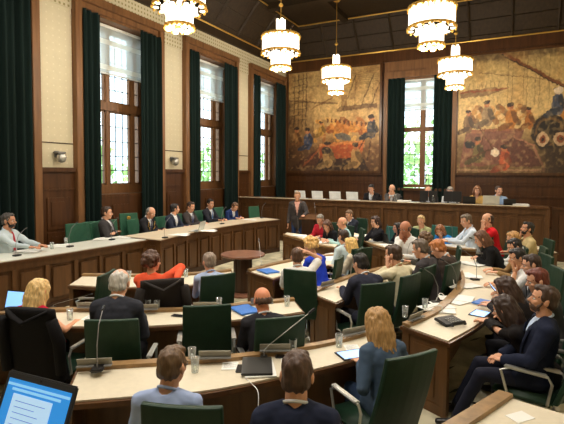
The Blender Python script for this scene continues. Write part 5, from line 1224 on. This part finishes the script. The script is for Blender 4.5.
for k, (px, py) in enumerate(((446, 296), (455, 284), (462, 272), (458, 262), (434, 306))):
    p = G(px, py, .81); pts = [p+V((rr.uniform(-.1, .1), rr.uniform(-.25, .25), .0)) for _ in range(4)]; pts[0].z = .76; pts[-1] = pts[-2]+V((-.14, .0, -.4))
    cable(['white cable tangled by the near ledge of the right desk', 'white cable hanging beside the upright tablet', 'white cable looping over the middle of the right ledge', 'white cable at the far end of the right ledge', 'white cable beside the desk phone ledge'][k], pts, M_WHITE, .006)
# open laptop in the foreground on a raised wooden press desk
tl = G(6, 370, 1.5); tr_ = G(84, 390, 1.5); LRZ = math.atan2(tr_.y-tl.y, tr_.x-tl.x); print('laptop width', (tr_-tl).length, math.degrees(LRZ))
fl = V((-math.sin(LRZ), math.cos(LRZ), 0)); LP = (tl+tr_)/2-fl*.095; LP.z = 1.265
t = thing('press_laptop', 'big open laptop showing a text document, bottom left corner', 'laptop', LP, LRZ)
t['category'] = 'laptop'
w_, d_, h_ = .37, .25, .245
bm = B(); box(bm, (-w_/2, -d_, 0), (w_/2, 0, .016), .005); obj('base', bm, M_BLACK, t)
bm = B(); 
for i in range(12):
    for j in range(4): box(bm, (-.16+i*.0268, -.05-j*.026, .0165), (-.138+i*.0268, -.029-j*.026, .0185))
obj('keyboard', bm, M_GREY, t)
m = Matrix.Translation((0, 0, .016)) @ rotm(math.radians(-22))
bm = B(); boxm(bm, m, (-w_/2, 0, 0), (w_/2, .008, h_), .006); lid = obj('lid', bm, mat('slate_shell', srgb(44, 48, 58), .4), t)
bm = B(); boxm(bm, m, (-w_/2+.018, -.002, .02), (w_/2-.018, -.0004, h_-.026)); obj('screen', bm, emit('blue_screen', srgb(40, 130, 205), .75), lid)
bm = B(); boxm(bm, m, (-w_/2+.02, -.0028, h_-.05), (w_/2-.02, -.0021, h_-.04)); boxm(bm, m, (-w_/2+.05, -.0028, h_-.066), (w_/2-.06, -.0021, h_-.056)); obj('toolbar', bm, emit('toolbar_blue', srgb(130, 190, 235), .7), lid)
bm = B(); boxm(bm, m, (-.12, -.0032, .02), (.09, -.0022, h_-.075)); obj('document_page', bm, emit('page_white', srgb(170, 205, 236), .7), lid)
bm = B()
for k in range(6): boxm(bm, m, (-.1, -.0038, h_-.1-k*.02), (.06-.05*((k*5) % 3)/2, -.0033, h_-.0975-k*.02))
obj('text_lines', bm, emit('text_grey', srgb(90, 120, 160), .8), lid)
bm = B(); boxm(bm, m, (-.004, -.003, h_-.017), (.004, -.0005, h_-.009)); obj('webcam', bm, M_BLACK, lid)
t2 = thing('press_desk', 'raised wooden ledge under the foreground laptop at bottom left', 'desk', (t.location.x, t.location.y-.16, 0), LRZ)
bm = B(); box(bm, (-.55, -.3, 1.215), (.28, .2, 1.262), .006); obj('ledge_top', bm, W_DESK, t2)
bm = B(); box(bm, (-.53, .1, 0), (.26, .14, 1.214)); obj('front_panel', bm, W_DESK, t2)
for s in (-.52, .22):
    bm = B(); box(bm, (s, -.28, 0), (s+.04, .1, 1.214)); obj('side_panel', bm, W_DESK, t2)

# ------------------------------------------------------------------ trees and building outside the windows
def tree(label, x, y, z, r, seed):
    rr = random.Random(seed); t = thing('tree', label, 'tree', (x, y, -4), 0, 'trees outside the windows')
    bm = B(); tube(bm, [(0, 0, 0), (.1, 0, 3), (0, .1, z+4)], [.3, .22, .1], 8); obj('trunk', bm, W_DARK, t)
    bm = B()
    for k in range(900):
        d = V((rr.gauss(0, 1), rr.gauss(0, 1), rr.gauss(0, 1))).normalized()*r*rr.uniform(.5, 1); c = V((0, 0, z+4))+V((d.x, d.y, d.z*1.2))
        a = V((rr.gauss(0, 1), rr.gauss(0, 1), rr.gauss(0, 1))).normalized(); b2 = a.cross(V((rr.gauss(0, 1), rr.gauss(0, 1), rr.gauss(0, 1)))).normalized(); s = rr.uniform(.14, .28)
        bm.faces.new([bm.verts.new(c+a*s), bm.verts.new(c+b2*s*.6), bm.verts.new(c-a*s), bm.verts.new(c-b2*s*.6)])
    obj('foliage', bm, mat('fresh_leaves', srgb(150, 190, 110), .6, var=.3), t, recalc=False)
tree('leafy green tree outside the second window', -16.5, 12.5, 2.2, 2.2, 1); tree('leafy green tree outside the third window', -17, 19.5, 2.4, 2.4, 2); tree('leafy green tree outside the last left window', -18.5, 28, 2.4, 2.6, 4); tree('leafy green tree outside the back window', -4.5, 27, 2.3, 2.6, 3)
# ------------------------------------------------------------------ daylight and view
w = bpy.data.worlds.new('sky'); SC.world = w; w.use_nodes = True
w.node_tree.nodes['Background'].inputs[0].default_value = (.80, .92, 1.0, 1); w.node_tree.nodes['Background'].inputs[1].default_value = 3.4
for o_ in list(TSC.collection.objects): bpy.data.objects.remove(o_)
bpy.data.scenes.remove(TSC)
l = bpy.data.lights.new('sun', 'SUN'); l.energy = 5; l.angle = .02; l.color = (1, .96, .88); o = bpy.data.objects.new('sun', l); COL.objects.link(o); o.rotation_euler = V((-1, .35, -1)).to_track_quat('-Z', 'Y').to_euler()
SC.view_settings.view_transform = 'Standard'; SC.view_settings.look = 'None'; SC.view_settings.gamma = 1; SC.view_settings.use_curve_mapping = False
SC.view_settings.exposure = 0.2
